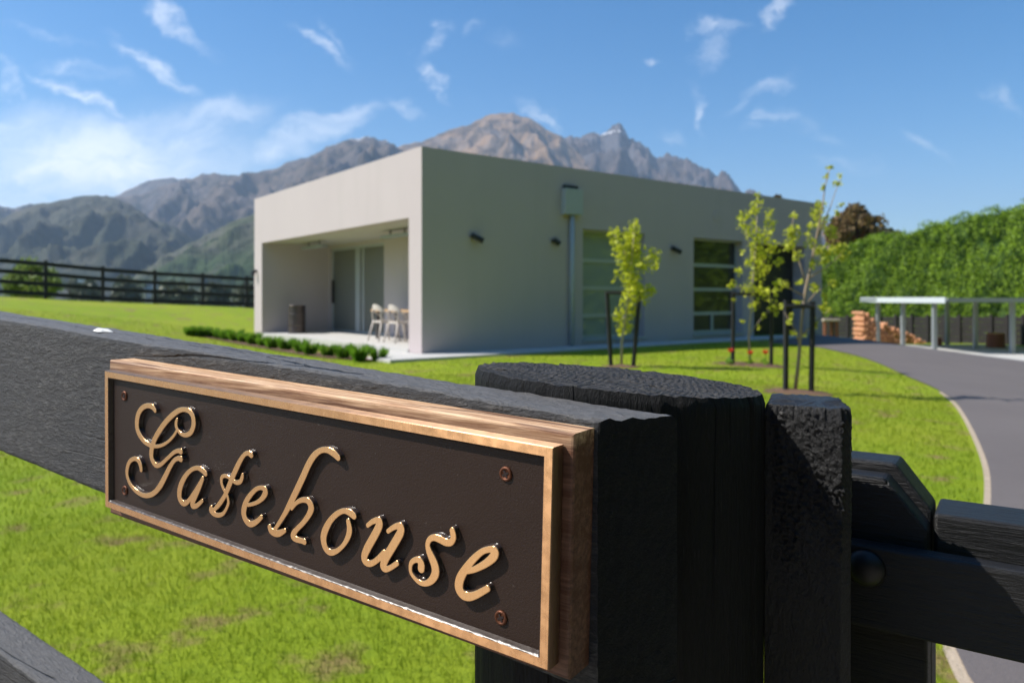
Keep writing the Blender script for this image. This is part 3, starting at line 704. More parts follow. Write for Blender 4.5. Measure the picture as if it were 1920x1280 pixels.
# ---- gate on the right
gate = empty('timber_gate', fp(-.4, .79, -1.3), 'black timber gate with a clipped corner and carriage bolt, at the right edge', 'gate')
KG = .871
def fbox(mb, u0, u1, n0, n1, z0, z1):
    u0, u1, n0, n1, z1 = u0*KG, u1*KG, n0*KG, n1*KG, z1*KG; z0 = z0*KG if z0 > -1 else -1.2
    return mb.box(fp((u0+u1)/2, (n0+n1)/2, (z0+z1)/2), (abs(u1-u0), n1-n0, z1-z0), (Ld, Nd, Zd))
def chamfer(mb, u1, n0, n1, ztop, zbot, u0, cu=.034, cz=.042):
    u1, n0, n1, ztop, u0, cu, cz = (v_*KG for v_ in (u1, n0, n1, ztop, u0, cu, cz)); zbot = zbot*KG if zbot > -1 else -1.25
    pl = [(u1, zbot), (u1, ztop), (u0+cu, ztop), (u0, ztop-cz), (u0, zbot)]
    mb.prism(pl, n0, n1, lambda a, b, c: fp(a, c, b))
mb = MB(); chamfer(mb, .172, .757, .7865, -.1655, -.235, .066); part('clipped_board', mb, M['gate'], gate, bevel=.0025)
mb = MB(); chamfer(mb, .174, .788, .834, -.157, -1.25, .0655, .030, .040); part('stile', mb, M['gate'], gate, bevel=.003)
mb = MB(); fbox(mb, .172, .066, .757, .7865, -1.25, -.303); part('stile_facing', mb, M['gate'], gate, bevel=.0025)
mb = MB(); fbox(mb, .170, -2.6, .735, .7555, -.2985, -.2235); part('rail', mb, M['gate'], gate, bevel=.0025)
mb = MB(); fbox(mb, .0635, -2.6, .780, .846, -.285, -.197); part('top_rail', mb, M['gate'], gate, bevel=.003)
mb = MB(); fbox(mb, .0635, -2.6, .780, .834, -.98, -.90); part('bottom_rail', mb, M['gate'], gate, bevel=.003)
mb = MB(); fbox(mb, -2.6, -2.71, .757, .834, -1.25, -.16); part('stile', mb, M['gate'], gate, bevel=.003)
bc = at(1624, 1064, .6716*KG); bc = fp(bc.dot(Ld), .735*KG, bc.z)
mb = MB(); mb.lathe(bc, [(.0145, 0), (.014, .002), (.012, .005), (.008, .0075), (.004, .0085), (.0005, .0088)], 28, (Ld, Zd, -Nd)); part('bolt', mb, M['steelblack'], gate, smooth=True)

# ---- the sign
SN = .332
def sp2(px, py, n=SN):
    r = ray(px, py); v = Vector(r); D = n/(v.x*Nd.x+Nd.y); return v*D
TL, TR, BR, BL = sp2(196, 694.5), sp2(1037.6, 838.6), sp2(1027.8, 1257.4), sp2(197, 949.5)
e1 = ((TR-TL)+(BR-BL)).normalized(); e2 = (-Nd).cross(e1).normalized(); e3 = -Nd
O = TL.copy()
def s2(P): d = P-O; return d.dot(e1), d.dot(e2)
def s3(a, b, c): return O+e1*a+e2*b+e3*c
sign = empty('name_sign', fp(.43, .34, -.19), 'bronze nameplate with raised script letters on a hardwood board, screwed to the black top rail', 'sign')
q2 = [s2(TL), s2(TR), s2(BR), s2(BL)]
inset = .0058; relief = .0034
def inset_q(q, d):
    out = []
    for i_ in range(4):
        p = Vector(q[i_]); a = (Vector(q[i_-1])-p).normalized(); b = (Vector(q[(i_+1) % 4])-p).normalized()
        sn = abs(a.x*b.y-a.y*b.x); out.append(p+(a+b)*d/sn)
    return out
# board
bq = [s2(sp2(205, 674.5, .343)), s2(sp2(1077.5, 813, .343)), s2(sp2(1066.5, 1276, .343)), s2(sp2(206, 962, .343))]
vs = []; fs = []
def quad_loft(loops, close=True):
    v = []; f = []
    for (q, c) in loops: v += [s3(p[0], p[1], c) for p in q]
    for l in range(len(loops)-1):
        f += [(l*4+i_, l*4+(i_+1) % 4, (l+1)*4+(i_+1) % 4, (l+1)*4+i_) for i_ in range(4)]
    return v, f
v, f = quad_loft([(bq, -.0330), (bq, -.0125), (inset_q(bq, .0008), -.0113), (inset_q(bq, .0020), -.0110)])
f += [(3, 2, 1, 0), (12, 13, 14, 15)]
mk('backing_board', v, f, M['board'], sign)
_bo = Vector((sign.location.x, sign.location.y, sign.location.z-ZC)); _top = [(s3(q_[0], q_[1], -.0125)-_bo) for q_ in bq[:2]]
_hd = [v_.dot(e2) for v_ in _top]; M['_bh'].inputs[1].default_value = tuple(e2); M['_ew'].inputs['From Min'].default_value = sum(_hd)/2-.011; M['_ew'].inputs['From Max'].default_value = sum(_hd)/2-.001
# plate
oq = q2; iq = inset_q(q2, inset)
plate_b = [(oq, -.0104), (oq, -.0006), (inset_q(oq, .0005), 0)]
v, f = quad_loft(plate_b); mk('plate_edge', v, f, M['bronze_edge'], sign)
def dense_loop(q, n=60):
    out = []
    for i_ in range(4):
        for k_ in range(n): out.append(Vector(q[i_]).lerp(Vector(q[(i_+1) % 4]), k_/n))
    return out
v, f = quad_loft([(inset_q(oq, .0005), 0), (inset_q(oq, inset-.0004), 0)]); mk('border', v, f, M['bronze'], sign)
loops = [(inset-.0004, 0), (inset+.0000, -.0003), (inset+.0004, -.0009), (inset+.0008, -.0017), (inset+.0012, -.0026), (inset+.0017, -.0037)]
vv_, ff_ = [], []
for l, (d, c) in enumerate(loops):
    for kq, p in enumerate(dense_loop(inset_q(oq, d), 320)):
        jt = (noise.noise(Vector((p.x*700, p.y*700, l*.7)))*.00055+noise.noise(Vector((p.x*260, p.y*260, 5)))*.00020) if 0 < l < 5 else 0
        vv_.append(s3(p.x, p.y, c+jt))
nl = 1280
ff_ = [(l*nl+k_, l*nl+(k_+1) % nl, (l+1)*nl+(k_+1) % nl, (l+1)*nl+k_) for l in range(len(loops)-1) for k_ in range(nl)]
m, t, p, o = new_mat('glossy_enamel'); M['enamel'] = m
setin(t, p, Base_Color=(.034, .022, .017), Roughness=.33)
mk('border_flank', vv_, ff_, M['enamel'], sign, smooth=True)
v = [s3(p[0], p[1], -.0034) for p in inset_q(oq, inset)]; mk('panel', v, [(0, 1, 2, 3)], M['panel'], sign)

def Z(scale, ox, oy, P): return [(ox+a/scale, oy+b/scale, r_) for a, b, r_ in P]
LET = {}
zG = lambda P: Z(5.332, 220, 740, P)
LET['G'] = [zG([(375, 158, 1.5), (345, 118, 2.0), (295, 108, 1.8), (245, 132, 2.0), (208, 190, 2.4), (193, 270, 2.6), (200, 350, 2.4), (232, 420, 2.1), (275, 472, 1.8), (330, 505, 1.5), (390, 515, 1.2), (450, 500, 1.1), (510, 462, 1.0), (560, 408, 1.0), (588, 362, .9)]),
             zG([(592, 248, 1.0), (585, 275, 1.4), (586, 310, 1.6), (600, 350, 1.2), (635, 390, 1.2), (680, 402, 1.5), (728, 378, 1.9), (755, 320, 2.2), (760, 258, 2.3), (745, 198, 2.1), (708, 158, 1.8), (660, 146, 1.6), (605, 160, 1.9), (545, 205, 2.1), (480, 272, 2.2), (420, 355, 2.3), (372, 440, 2.4), (345, 520, 2.5), (337, 590, 2.5), (347, 650, 2.2), (375, 697, 1.9), (408, 705, 1.6), (445, 685, 1.4), (500, 632, 1.3), (560, 577, 1.4), (600, 560, 1.5), (632, 565, 2.1)]),
             zG([(632, 640, 2.2), (600, 635, 1.6), (562, 660, 1.6), (520, 725, 2.0), (478, 810, 2.3), (430, 900, 2.4), (375, 970, 2.0), (315, 1003, 1.8), (250, 1000, 1.7), (180, 958, 1.6), (125, 890, 1.6), (96, 805, 1.8), (97, 730, 1.9), (122, 665, 1.7), (168, 637, 1.6), (205, 655, 1.8), (228, 700, 2.1), (235, 750, 1.6)])]
LET['a'] = [zG([(878, 785, 2.0), (848, 755, 1.9), (800, 730, 1.5), (740, 747, 1.5), (682, 805, 1.9), (637, 890, 2.4), (618, 970, 2.6), (624, 1040, 2.4), (657, 1083, 2.0), (700, 1068, 1.7), (750, 1000, 1.4), (800, 920, 1.3), (838, 855, 1.3)]),
            zG([(850, 835, 1.5), (815, 920, 2.1), (775, 1010, 2.3), (750, 1070, 2.3), (750, 1108, 2.0), (785, 1110, 1.6), (825, 1078, 1.4), (846, 1056, 1.1)])]
LET['t'] = [zG([(1335, 600, 2.0), (1308, 582, 1.6), (1270, 595, 1.4), (1227, 655, 1.8), (1185, 740, 2.1), (1145, 830, 2.1), (1105, 930, 2.0), (1072, 1005, 1.7), (1028, 1075, 1.7), (980, 1132, 1.4), (945, 1160, 1.2)]),
            zG([(937, 1122, 1.4), (932, 1155, 1.7), (965, 1190, 1.6), (1010, 1203, 1.4), (1055, 1185, 1.2), (1090, 1130, 1.0), (1108, 1070, 1.1), (1095, 1005, 1.0), (1065, 950, 1.1), (1042, 890, 1.2), (1038, 835, 1.3), (1060, 810, 1.2), (1100, 818, 1.1), (1145, 852, 1.2), (1188, 876, 1.4), (1225, 866, 1.5), (1243, 830, 1.4), (1249, 800, 1.1)])]
z8 = lambda P: Z(8, 430, 880, P)
LET['e'] = [z8([(275, 532, 1.0), (350, 515, 1.1), (430, 480, 1.3), (500, 415, 1.8), (537, 340, 2.3), (525, 292, 1.8), (470, 272, 1.3), (400, 292, 1.4), (320, 370, 1.7), (258, 460, 2.0), (222, 560, 2.4), (212, 650, 2.5), (235, 740, 2.3), (290, 808, 2.1), (350, 810, 1.9), (420, 768, 1.6), (475, 712, 1.4)])]
z4 = lambda P: Z(4, 500, 820, P)
LET['h'] = [z4([(533, 150, 1.9), (500, 118, 2.2), (450, 93, 1.8), (400, 98, 1.7), (352, 137, 2.1), (310, 205, 2.3), (270, 295, 2.4), (230, 380, 2.4), (190, 462, 2.3), (165, 512, 2.1), (140, 560, 1.8), (110, 610, 1.5), (85, 650, 1.3), (62, 685, 1.2)]),
            z8([(600, 862, 1.8), (622, 918, 2.1), (680, 952, 2.3), (740, 955, 2.1), (795, 932, 1.6), (828, 915, 1.2)]),
            z8([(930, 585, 1.0), (1000, 500, 1.2), (1080, 458, 1.5), (1160, 463, 1.8), (1212, 520, 2.4), (1222, 590, 2.4), (1180, 690, 1.9), (1100, 800, 1.6), (1012, 890, 1.6), (960, 960, 2.0), (955, 1008, 2.1), (1000, 1045, 1.8), (1080, 1068, 1.6), (1120, 1080, 1.9)])]
z8b = lambda P: Z(8, 560, 900, P)
LET['o'] = [z8b([(822, 532, 2.1), (772, 492, 2.1), (700, 462, 1.6), (640, 467, 1.5), (560, 512, 1.7), (480, 592, 1.9), (420, 690, 2.3), (380, 790, 2.5), (368, 880, 2.5), (390, 990, 2.3), (432, 1058, 2.0), (490, 1083, 1.8), (570, 1058, 1.4), (650, 990, 1.3), (712, 900, 1.6), (750, 800, 2.0), (757, 710, 2.0), (740, 615, 1.6)])]
z6 = lambda P: Z(6.4, 660, 940, P)
LET['u'] = [z6([(185, 285, 1.2), (240, 242, 1.4), (298, 224, 1.8), (328, 238, 2.2), (322, 292, 2.5), (280, 380, 2.6), (230, 470, 2.6), (180, 560, 2.6), (145, 650, 2.4), (152, 710, 2.2), (195, 742, 1.9), (250, 733, 1.6), (320, 680, 1.7), (380, 620, 1.9)]),
            z6([(430, 355, 1.2), (490, 312, 1.4), (550, 292, 1.8), (586, 307, 2.2), (578, 370, 2.5), (530, 460, 2.6), (470, 560, 2.6), (412, 660, 2.5), (377, 740, 2.4), (373, 788, 2.1), (402, 810, 1.7), (460, 792, 1.4), (537, 740, 1.4)])]
LET['s'] = [z6([(1202, 352, 1.8), (1210, 395, 1.9), (1212, 440, 1.7), (1180, 488, 1.8), (1120, 487, 2.0), (1050, 452, 2.0), (980, 432, 1.7), (930, 452, 1.5), (905, 510, 1.5), (920, 590, 2.0), (958, 680, 2.5), (992, 770, 2.7), (996, 860, 2.6), (955, 938, 2.1), (890, 980, 1.5), (820, 975, 1.3), (760, 930, 1.1), (710, 860, 1.1), (697, 790, 1.1), (712, 730, 1.3), (760, 698, 1.5), (808, 707, 1.9), (828, 750, 2.3), (826, 805, 2.3)])]
LET['E'] = [z4([(1500, 1005, 1.2), (1560, 987, 1.5), (1640, 945, 1.9), (1698, 895, 2.3), (1712, 852, 2.1), (1680, 838, 1.6), (1620, 852, 1.5), (1560, 900, 1.8), (1500, 970, 2.1), (1452, 1050, 2.6), (1440, 1120, 2.8), (1465, 1172, 2.6), (1510, 1192, 2.3), (1570, 1178, 1.9), (1655, 1132, 1.6)])]
def catmull(P, sub=7):
    out = []
    for a in range(len(P)-1):
        p0, p1, p2, p3 = P[max(a-1, 0)], P[a], P[a+1], P[min(a+2, len(P)-1)]
        for q_ in range(sub):
            u = q_/sub; out.append(tuple(.5*((2*b)+(-a_+c)*u+(2*a_-5*b+4*c-d)*u*u+(-a_+3*b-3*c+d)*u**3) for a_, b, c, d in zip(p0, p1, p2, p3)))
    out.append(P[-1]); return out
GR = .00022
for ch, strokes in LET.items():
    segs = []
    for st in strokes:
        P = [(*s2(sp2(x, y)), r_/1000*.98+.0003) for x, y, r_ in st]; P = catmull(P)
        segs += list(zip(P[:-1], P[1:]))
    Aa = np.array([s_[0] for s_ in segs]); Bb = np.array([s_[1] for s_ in segs])
    x0, y0 = Aa[:, :2].min(0)-.004; x1, y1 = Aa[:, :2].max(0)+.004
    gx = np.arange(x0, x1, GR); gy = np.arange(y0, y1, GR); XX, YY = np.meshgrid(gx, gy, indexing='ij')
    sd = np.full(XX.shape, 1.0)
    for a, b in zip(Aa, Bb):
        ab = b[:2]-a[:2]; L2 = max((ab**2).sum(), 1e-12)
        t_ = np.clip(((XX-a[0])*ab[0]+(YY-a[1])*ab[1])/L2, 0, 1)
        sd = np.minimum(sd, np.hypot(XX-a[0]-t_*ab[0], YY-a[1]-t_*ab[1])-(a[2]+(b[2]-a[2])*t_))
    d = np.clip((-sd+.0005)/.0007, 0, 1)                    # flank widens towards the foot
    hgt = np.where(d > 0, np.sqrt(np.maximum(0, 1-(1-d)**2.0)), 0)
    zc = -relief-.0002+(relief+.0002)*hgt+np.where(d >= 1, 0, 0)
    inside = sd < .0010
    cell = inside[:-1, :-1] | inside[1:, :-1] | inside[:-1, 1:] | inside[1:, 1:]
    ii, jj = np.nonzero(cell); ny_ = len(gy)
    q = np.stack([ii*ny_+jj, (ii+1)*ny_+jj, (ii+1)*ny_+jj+1, ii*ny_+jj+1], -1)
    used, inv = np.unique(q, return_inverse=True); q = inv.reshape(-1, 4)
    ax, ay, az, ah = XX.ravel()[used], YY.ravel()[used], zc.ravel()[used], hgt.ravel()[used]
    e1n, e2n, e3n, On = map(np.array, (e1, e2, e3, O))
    V3 = On+ax[:, None]*e1n+ay[:, None]*e2n+az[:, None]*e3n
    o = mk('letter', V3, q, M['letter'], sign, smooth=True)
    at_ = o.data.attributes.new('face_height', 'FLOAT', 'POINT'); at_.data.foreach_set('value', ah.astype(np.float32))
# screws
for (x, y) in ((234, 742), (235, 919), (949, 888), (940, 1157)):
    P = sp2(x, y, SN+.0034); a, b = s2(P)
    mb = MB(); mb.lathe(s3(a, b, -.0034), [(.0042, 0), (.0040, .0008), (.0032, .0013), (.0028, .0011), (.0024, .0007), (.0001, .0006)], 28, (e1, e2, e3)); sc = part('screw', mb, M['rust'], sign, smooth=True)
    mb = MB(); c_ = s3(a, b, -.0027); d1 = (e1*math.cos(.5)+e2*math.sin(.5)); d2 = e3.cross(d1)
    mb.box(c_, (.0044, .0012, .0005), (d1, d2, e3)); mb.box(c_+e3*.00004, (.0012, .0044, .0005), (d1, d2, e3)); part('cross_recess', mb, M['screwhole'], sc)

# ------------------------------------------------------------------ the house
house = empty('modern_house', bw(7, 4.8, -1.12), 'flat roofed modern house with pale rendered walls and a sunken veranda', 'house')
def wall_grid(mb, a0, a1, z0, z1, holes, fn, th):
    """wall in (a,z), thickness 0..th, with rectangular holes; fn(a, depth, z)"""
    A = sorted({a0, a1, *[h[0] for h in holes], *[h[1] for h in holes]}); Zs = sorted({z0, z1, *[h[2] for h in holes], *[h[3] for h in holes]})
    na_, nz_ = len(A)-1, len(Zs)-1
    def solid(i_, j):
        if not (0 <= i_ < na_ and 0 <= j < nz_): return False
        ca, cz = (A[i_]+A[i_+1])/2, (Zs[j]+Zs[j+1])/2
        return not any(h[0] < ca < h[1] and h[2] < cz < h[3] for h in holes)
    for i_ in range(na_):
        for j in range(nz_):
            if not solid(i_, j): continue
            a, b, c, d = A[i_], A[i_+1], Zs[j], Zs[j+1]
            for dep in (0, th): mb.add([fn(a, dep, c), fn(b, dep, c), fn(b, dep, d), fn(a, dep, d)], [(0, 1, 2, 3)])
            for (di, dj, e) in ((-1, 0, ((a, c), (a, d))), (1, 0, ((b, c), (b, d))), (0, -1, ((a, c), (b, c))), (0, 1, ((a, d), (b, d)))):
                if not solid(i_+di, j+dj):
                    (p0, p1) = e; mb.add([fn(p0[0], 0, p0[1]), fn(p1[0], 0, p1[1]), fn(p1[0], th, p1[1]), fn(p0[0], th, p0[1])], [(0, 1, 2, 3)])
ZT, ZB, ZO, ZF = 2.911, -1.16, 1.585, -1.0
LT = 14.25; LS = 9.61
W1 = (4.205, 6.25, -.93, 1.57); W2 = (8.10, 10.20, -.93, 1.57); GD = (10.72, 13.3, ZB, 1.55)
mb = MB()
wall_grid(mb, 0, LS, ZB, ZT, [(.494, 8.97, ZF-.0, ZO)], lambda a, d, z: bw(d, a, z), .30)
wall_grid(mb, .30, LT, ZB, ZT, [W1, W2, (GD[0], GD[1], ZB, GD[3])], lambda a, d, z: bw(a, d, z), .32)
wall_grid(mb, .30, LT, ZB, ZT, [], lambda a, d, z: bw(a, LS-d, z), .64)
wall_grid(mb, .32, LS-.64, ZB, ZT, [], lambda a, d, z: bw(LT-d, a, z), .30)
wall_grid(mb, .32, LS-.64, ZF, ZO, [(5.41, 8.90, ZF, 1.50)], lambda a, d, z: bw(2.04+d, a, z), .25)
hw = part('wall', mb, M['render'], house)
mb = MB(); mb.prism([(.302, .322), (LT-.302, .322), (LT-.302, LS-.642), (.302, LS-.642)], 2.62, 2.70, lambda a, b, c: bw(a, b, c)); part('roof', mb, M['roofm'], house)
mb = MB(); mb.prism([(.302, .322), (2.30, .322), (2.30, LS-.642), (.302, LS-.642)], ZO+.002, ZO+.08, lambda a, b, c: bw(a, b, c)); part('soffit', mb, M['soffit'], house)
mb = MB(); mb.prism([(-.02, .496), (2.038, .496), (2.038, 8.968), (-.02, 8.968)], -1.13, ZF+.002, lambda a, b, c: bw(a, b, c)); part('veranda_floor', mb, M['concrete'], house)
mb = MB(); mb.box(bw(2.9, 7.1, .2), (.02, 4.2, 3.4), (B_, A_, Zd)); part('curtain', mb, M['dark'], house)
# sliding doors
def bar(mb, frame, a0, a1, z0, z1, d0, d1):
    mb.prism([(a0, z0), (a1, z0), (a1, z1), (a0, z1)], d0, d1, lambda a, z, d: frame(a, d, z))
fd = lambda a, d, z: bw(2.04+d, a, z)
mb = MB()
for a0, a1, z0, z1 in ((5.41, 5.55, ZF, 1.50), (8.84, 8.90, ZF, 1.50), (5.55, 8.84, 1.42, 1.50), (5.55, 8.84, ZF, ZF+.06), (7.02, 7.30, ZF+.06, 1.42), (6.76, 6.86, ZF+.06, 1.42)): bar(mb, fd, a0, a1, z0, z1, .08, .16)
door = part('sliding_door', mb, M['alu'], house)
for a0, a1 in ((5.55, 6.76), (7.30, 8.84), (6.86, 7.02)):
    mb = MB(); bar(mb, fd, a0, a1, ZF+.06, 1.42, .11, .13); part('pane', mb, M['glass_door'], door)
mb = MB(); bar(mb, fd, 8.76, 8.82, -.15, .55, .03, .078); part('handle', mb, M['lampblack'], door)
# side windows
fw = lambda a, d, z: bw(a, d, z)
def window(W, blind):
    a0, a1, z0, z1 = W; mb = MB(); d0, d1 = .20, .27; fr = .05
    g_ = [z0+fr, -.405, .235, .875, z1-fr]
    bar(mb, fw, a0, a0+fr, z0, z1, d0, d1); bar(mb, fw, a1-fr, a1, z0, z1, d0, d1); bar(mb, fw, a0+fr, a1-fr, z0, z0+fr+.03, d0, d1); bar(mb, fw, a0+fr, a1-fr, z1-fr, z1, d0, d1)
    for z in g_[1:4]: bar(mb, fw, a0+fr, a1-fr, z-.045, z+.045, d0, d1)
    mid = (a0+a1)/2-.02
    bar(mb, fw, mid-.045, mid+.045, z0+fr+.03, g_[1]-.045, d0, d1)
    wn_ = part('window', mb, M['alu'], house)
    zs_ = [(-.36, .19), (.28, .83), (.92, z1-fr)]
    for (p0, p1) in zs_:
        mb = MB(); bar(mb, fw, a0+fr, a1-fr, p0, p1, d0+.03, d0+.05); part('pane', mb, M['glass_blind'] if blind else M['glass_dark'], wn_)
    for (s0, s1_) in ((a0+fr, mid-.045), (mid+.045, a1-fr)):
        mb = MB(); bar(mb, fw, s0, s1_, z0+fr+.03, g_[1]-.045, d0+.03, d0+.05); part('pane', mb, M['glass_blind'] if blind else M['glass_low'], wn_)
    mb = MB(); bar(mb, fw, a0-.02, a1+.02, z0-.045, z0-.003, -.04, .2); part('sill', mb, M['alu'], wn_)
window(W1, True); window(W2, False)
mb = MB(); bar(mb, fw, GD[0], GD[1], ZB, GD[3], .40, .46)
gd = part('garage_door', mb, M['garage'], house)
mb = MB()
for k_ in range(1, 5): bar(mb, fw, GD[0]+.02, GD[1]-.02, ZB+k_*.53-.012, ZB+k_*.53+.012, .385, .398)
part('panel_seam', mb, M['dark'], gd)
mb = MB(); bar(mb, fw, GD[0]-.1, GD[0], ZB, GD[3]+.1, .322, .46); bar(mb, fw, GD[1], GD[1]+.1, ZB, GD[3]+.1, .322, .46); bar(mb, fw, GD[0], GD[1], GD[3], GD[3]+.1, .322, .46); part('door_reveal', mb, M['render'], house)
# rain head, downpipe, lamps, vent
mb = MB(); mb.prism([(3.55, 1.85), (4.075, 1.85), (4.075, 2.42), (3.55, 2.42)], -.16, -.002, lambda a, z, d: bw(a, d, z)); rh = part('rain_head', mb, M['pipe'], house, bevel=.01)
mb = MB(); mb.prism([(3.60, 2.425), (4.0, 2.425), (4.0, 2.50), (3.60, 2.50)], -.07, -.003, lambda a, z, d: bw(a, d, z)); part('overflow', mb, M['lampblack'], rh)
mb = MB(); mb.tube([bw(3.81, -.075, 1.845), bw(3.81, -.075, -1.06)], .055, 14); dp = part('downpipe', mb, M['pipe'], house, smooth=True)
for zz in (1.5, .2, -.8):
    mb = MB(); mb.prism([(3.74, zz), (3.88, zz), (3.88, zz+.03), (3.74, zz+.03)], -.02, -.003, lambda a, z, d: bw(a, d, z)); part('clip', mb, M['pipe'], dp)
for (tt_, zz, k_) in ((1.207, 1.19, 1), (3.33, 1.21, .62), (7.29, 1.19, 1)):
    mb = MB(); c0 = bw(tt_, -.06, zz); ax = (B_*.80*k_-Zd*.42-A_*.35*k_).normalized()
    mb.tube([bw(tt_-.02, -.002, zz+.04), bw(tt_-.02, -.045, zz+.04)], .045, 14)
    mb.tube([c0-ax*.11*k_+Zd*.03-A_*.03, c0+ax*.16*k_+Zd*.03-A_*.03], [.052, .062], 14); part('wall_lamp', mb, M['lampblack'], house)
mb = MB(); c0 = bw(-.10, LS-.22, .78); mb.tube([bw(-.002, LS-.22, .80), c0], .04, 12); mb.tube([c0+Zd*.02, c0-Zd*.12-B_*.03], [.05, .06], 12); part('wall_lamp', mb, M['lampblack'], house)
mb = MB(); c0 = bw(9.05, -.001, 2.18); mb.lathe(c0, [(.15, 0), (.15, .012), (.12, .018), (.02, .018)], 20, (B_, Zd, -A_)); part('vent_cover', mb, M['render'], house)
# strip heaters under the soffit
for (s0, s1_, tt_) in ((2.1, 3.45, 1.0), (6.85, 8.35, 1.0)):
    mb = MB(); mb.prism([(s0, 1.40), (s1_, 1.40), (s1_, 1.47), (s0, 1.47)], tt_-.10, tt_+.10, lambda a, z, d: bw(d, a, z)); hb = part('strip_heater', mb, M['steel'], house, bevel=.01)
    for f in (.25, .75):
        mb = MB(); mb.tube([bw(tt_, s0+(s1_-s0)*f, 1.47), bw(tt_, s0+(s1_-s0)*f, ZO)], .018, 8); part('bracket', mb, M['lampblack'], hb)
    
# concrete path along the side
mb = MB(); mb.prism([(-1.15, -.88), (12.0, -.88), (12.0, -.004), (-1.15, -.004)], -1.30, -1.065, lambda a, b, c: bw(a, b, c)); o = part('path', mb, M['concrete'], None, bevel=.01); setp(o, kind='structure')
mb = MB(); mb.prism([(-.55, .0), (-.023, .0), (-.023, 2.2), (-.55, 2.2)], -1.30, -1.069, lambda a, b, c: bw(a, b, c)); o = part('path', mb, M['concrete'], None); setp(o, kind='structure')

# veranda furniture
def chair(s0, t0, label):
    """small armchair with a curved back, facing the table (+t)"""
    base = bw(t0, s0, ZF+.002); c = empty('chair', base, label, 'chair', 'chairs at the veranda table')
    X_ = A_; Y_ = B_; P = lambda a, b, h: base+X_*a+Y_*b+Zd*h
    mb = MB(); mb.box(P(0, 0, .45), (.44, .42, .045), (X_, Y_, Zd)); part('seat', mb, M['chair'], c, bevel=.012)
    for sa in (-1, 1):
        for sb, lean in ((-1, -.09), (1, .07)):
            mb = MB(); mb.tube([P(sa*.27, sb*.20+lean, 0), P(sa*.205, sb*.185, .43)], [.017, .024], 8); part('leg', mb, M['chair'], c, smooth=True)
    mb = MB(); arc = []
    for k_ in range(15):
        a = math.pi*(k_/14); arc.append((math.cos(a)*.26, -.10-math.sin(a)*.16))
    vs = []
    for (a, b) in arc:
        hh_ = .66+.09*max(0, (-b-.10)/.16); 
        for (dz, dr) in ((0, .0), (.13, 0), (.13, .022), (0, .022)):
            q_ = 1-dr/.26; vs.append(P(a*q_, -.10+(b+.10)*q_, hh_-.02+dz*(.35+.65*max(0, (-b-.10)/.16))))
    mb.add(vs, [(i_*4+k_, i_*4+(k_+1) % 4, (i_+1)*4+(k_+1) % 4, (i_+1)*4+k_) for i_ in range(14) for k_ in range(4)]+[(0, 1, 2, 3), (59, 58, 57, 56)])
    part('backrest', mb, M['chair'], c, smooth=False)
    for sa in (-1, 1):
        mb = MB(); mb.tube([P(sa*.205, -.185, .43), P(sa*.22, -.20, .68)], .016, 8); mb.tube([P(sa*.21, .16, .43), P(sa*.255, -.08, .66)], .015, 8); part('arm_support', mb, M['chair'], c)
    return c
chair(3.26, .92, 'whitewashed armchair at the veranda table, the one fully in view')
chair(2.37, .86, 'whitewashed armchair at the veranda table, half hidden by the corner pillar')
tb = empty('table', bw(1.52, 3.1, ZF+.002), 'pale timber topped outdoor table with dark legs on the veranda', 'table')
mb = MB(); mb.box(bw(1.52, 3.1, -.30), (.72, 2.7, .05), (B_, A_, Zd)); part('table_top', mb, M['teak'], tb, bevel=.008)
for sa in (-1, 1):
    for sb in (-1, 1):
        mb = MB(); mb.box(bw(1.52+sb*.27, 3.1+sa*1.15, (-.325+ZF)/2), (.06, .09, .66), (B_, A_, Zd)); part('leg', mb, M['tableleg'], tb, bevel=.006)
db = bw(.72, 8.15, ZF+.002); mb = MB()
prof = []
for k_ in range(0, 41):
    h = .80*k_/40; r_ = .238+.006*math.sin(h*60)+(.010 if min(abs(h-.27), abs(h-.53)) < .02 else 0)+(.010 if h < .015 or h > .785 else 0); prof.append((r_, h))
prof += [(.225, .80), (.222, .77), (.01, .77)]
mb.lathe(db, prof, 32); o = part('steel_drum', mb, M['drum'], None, smooth=True, base=db); setp(o, 'dark rusty ribbed steel drum standing on the veranda against the left wall', 'drum')

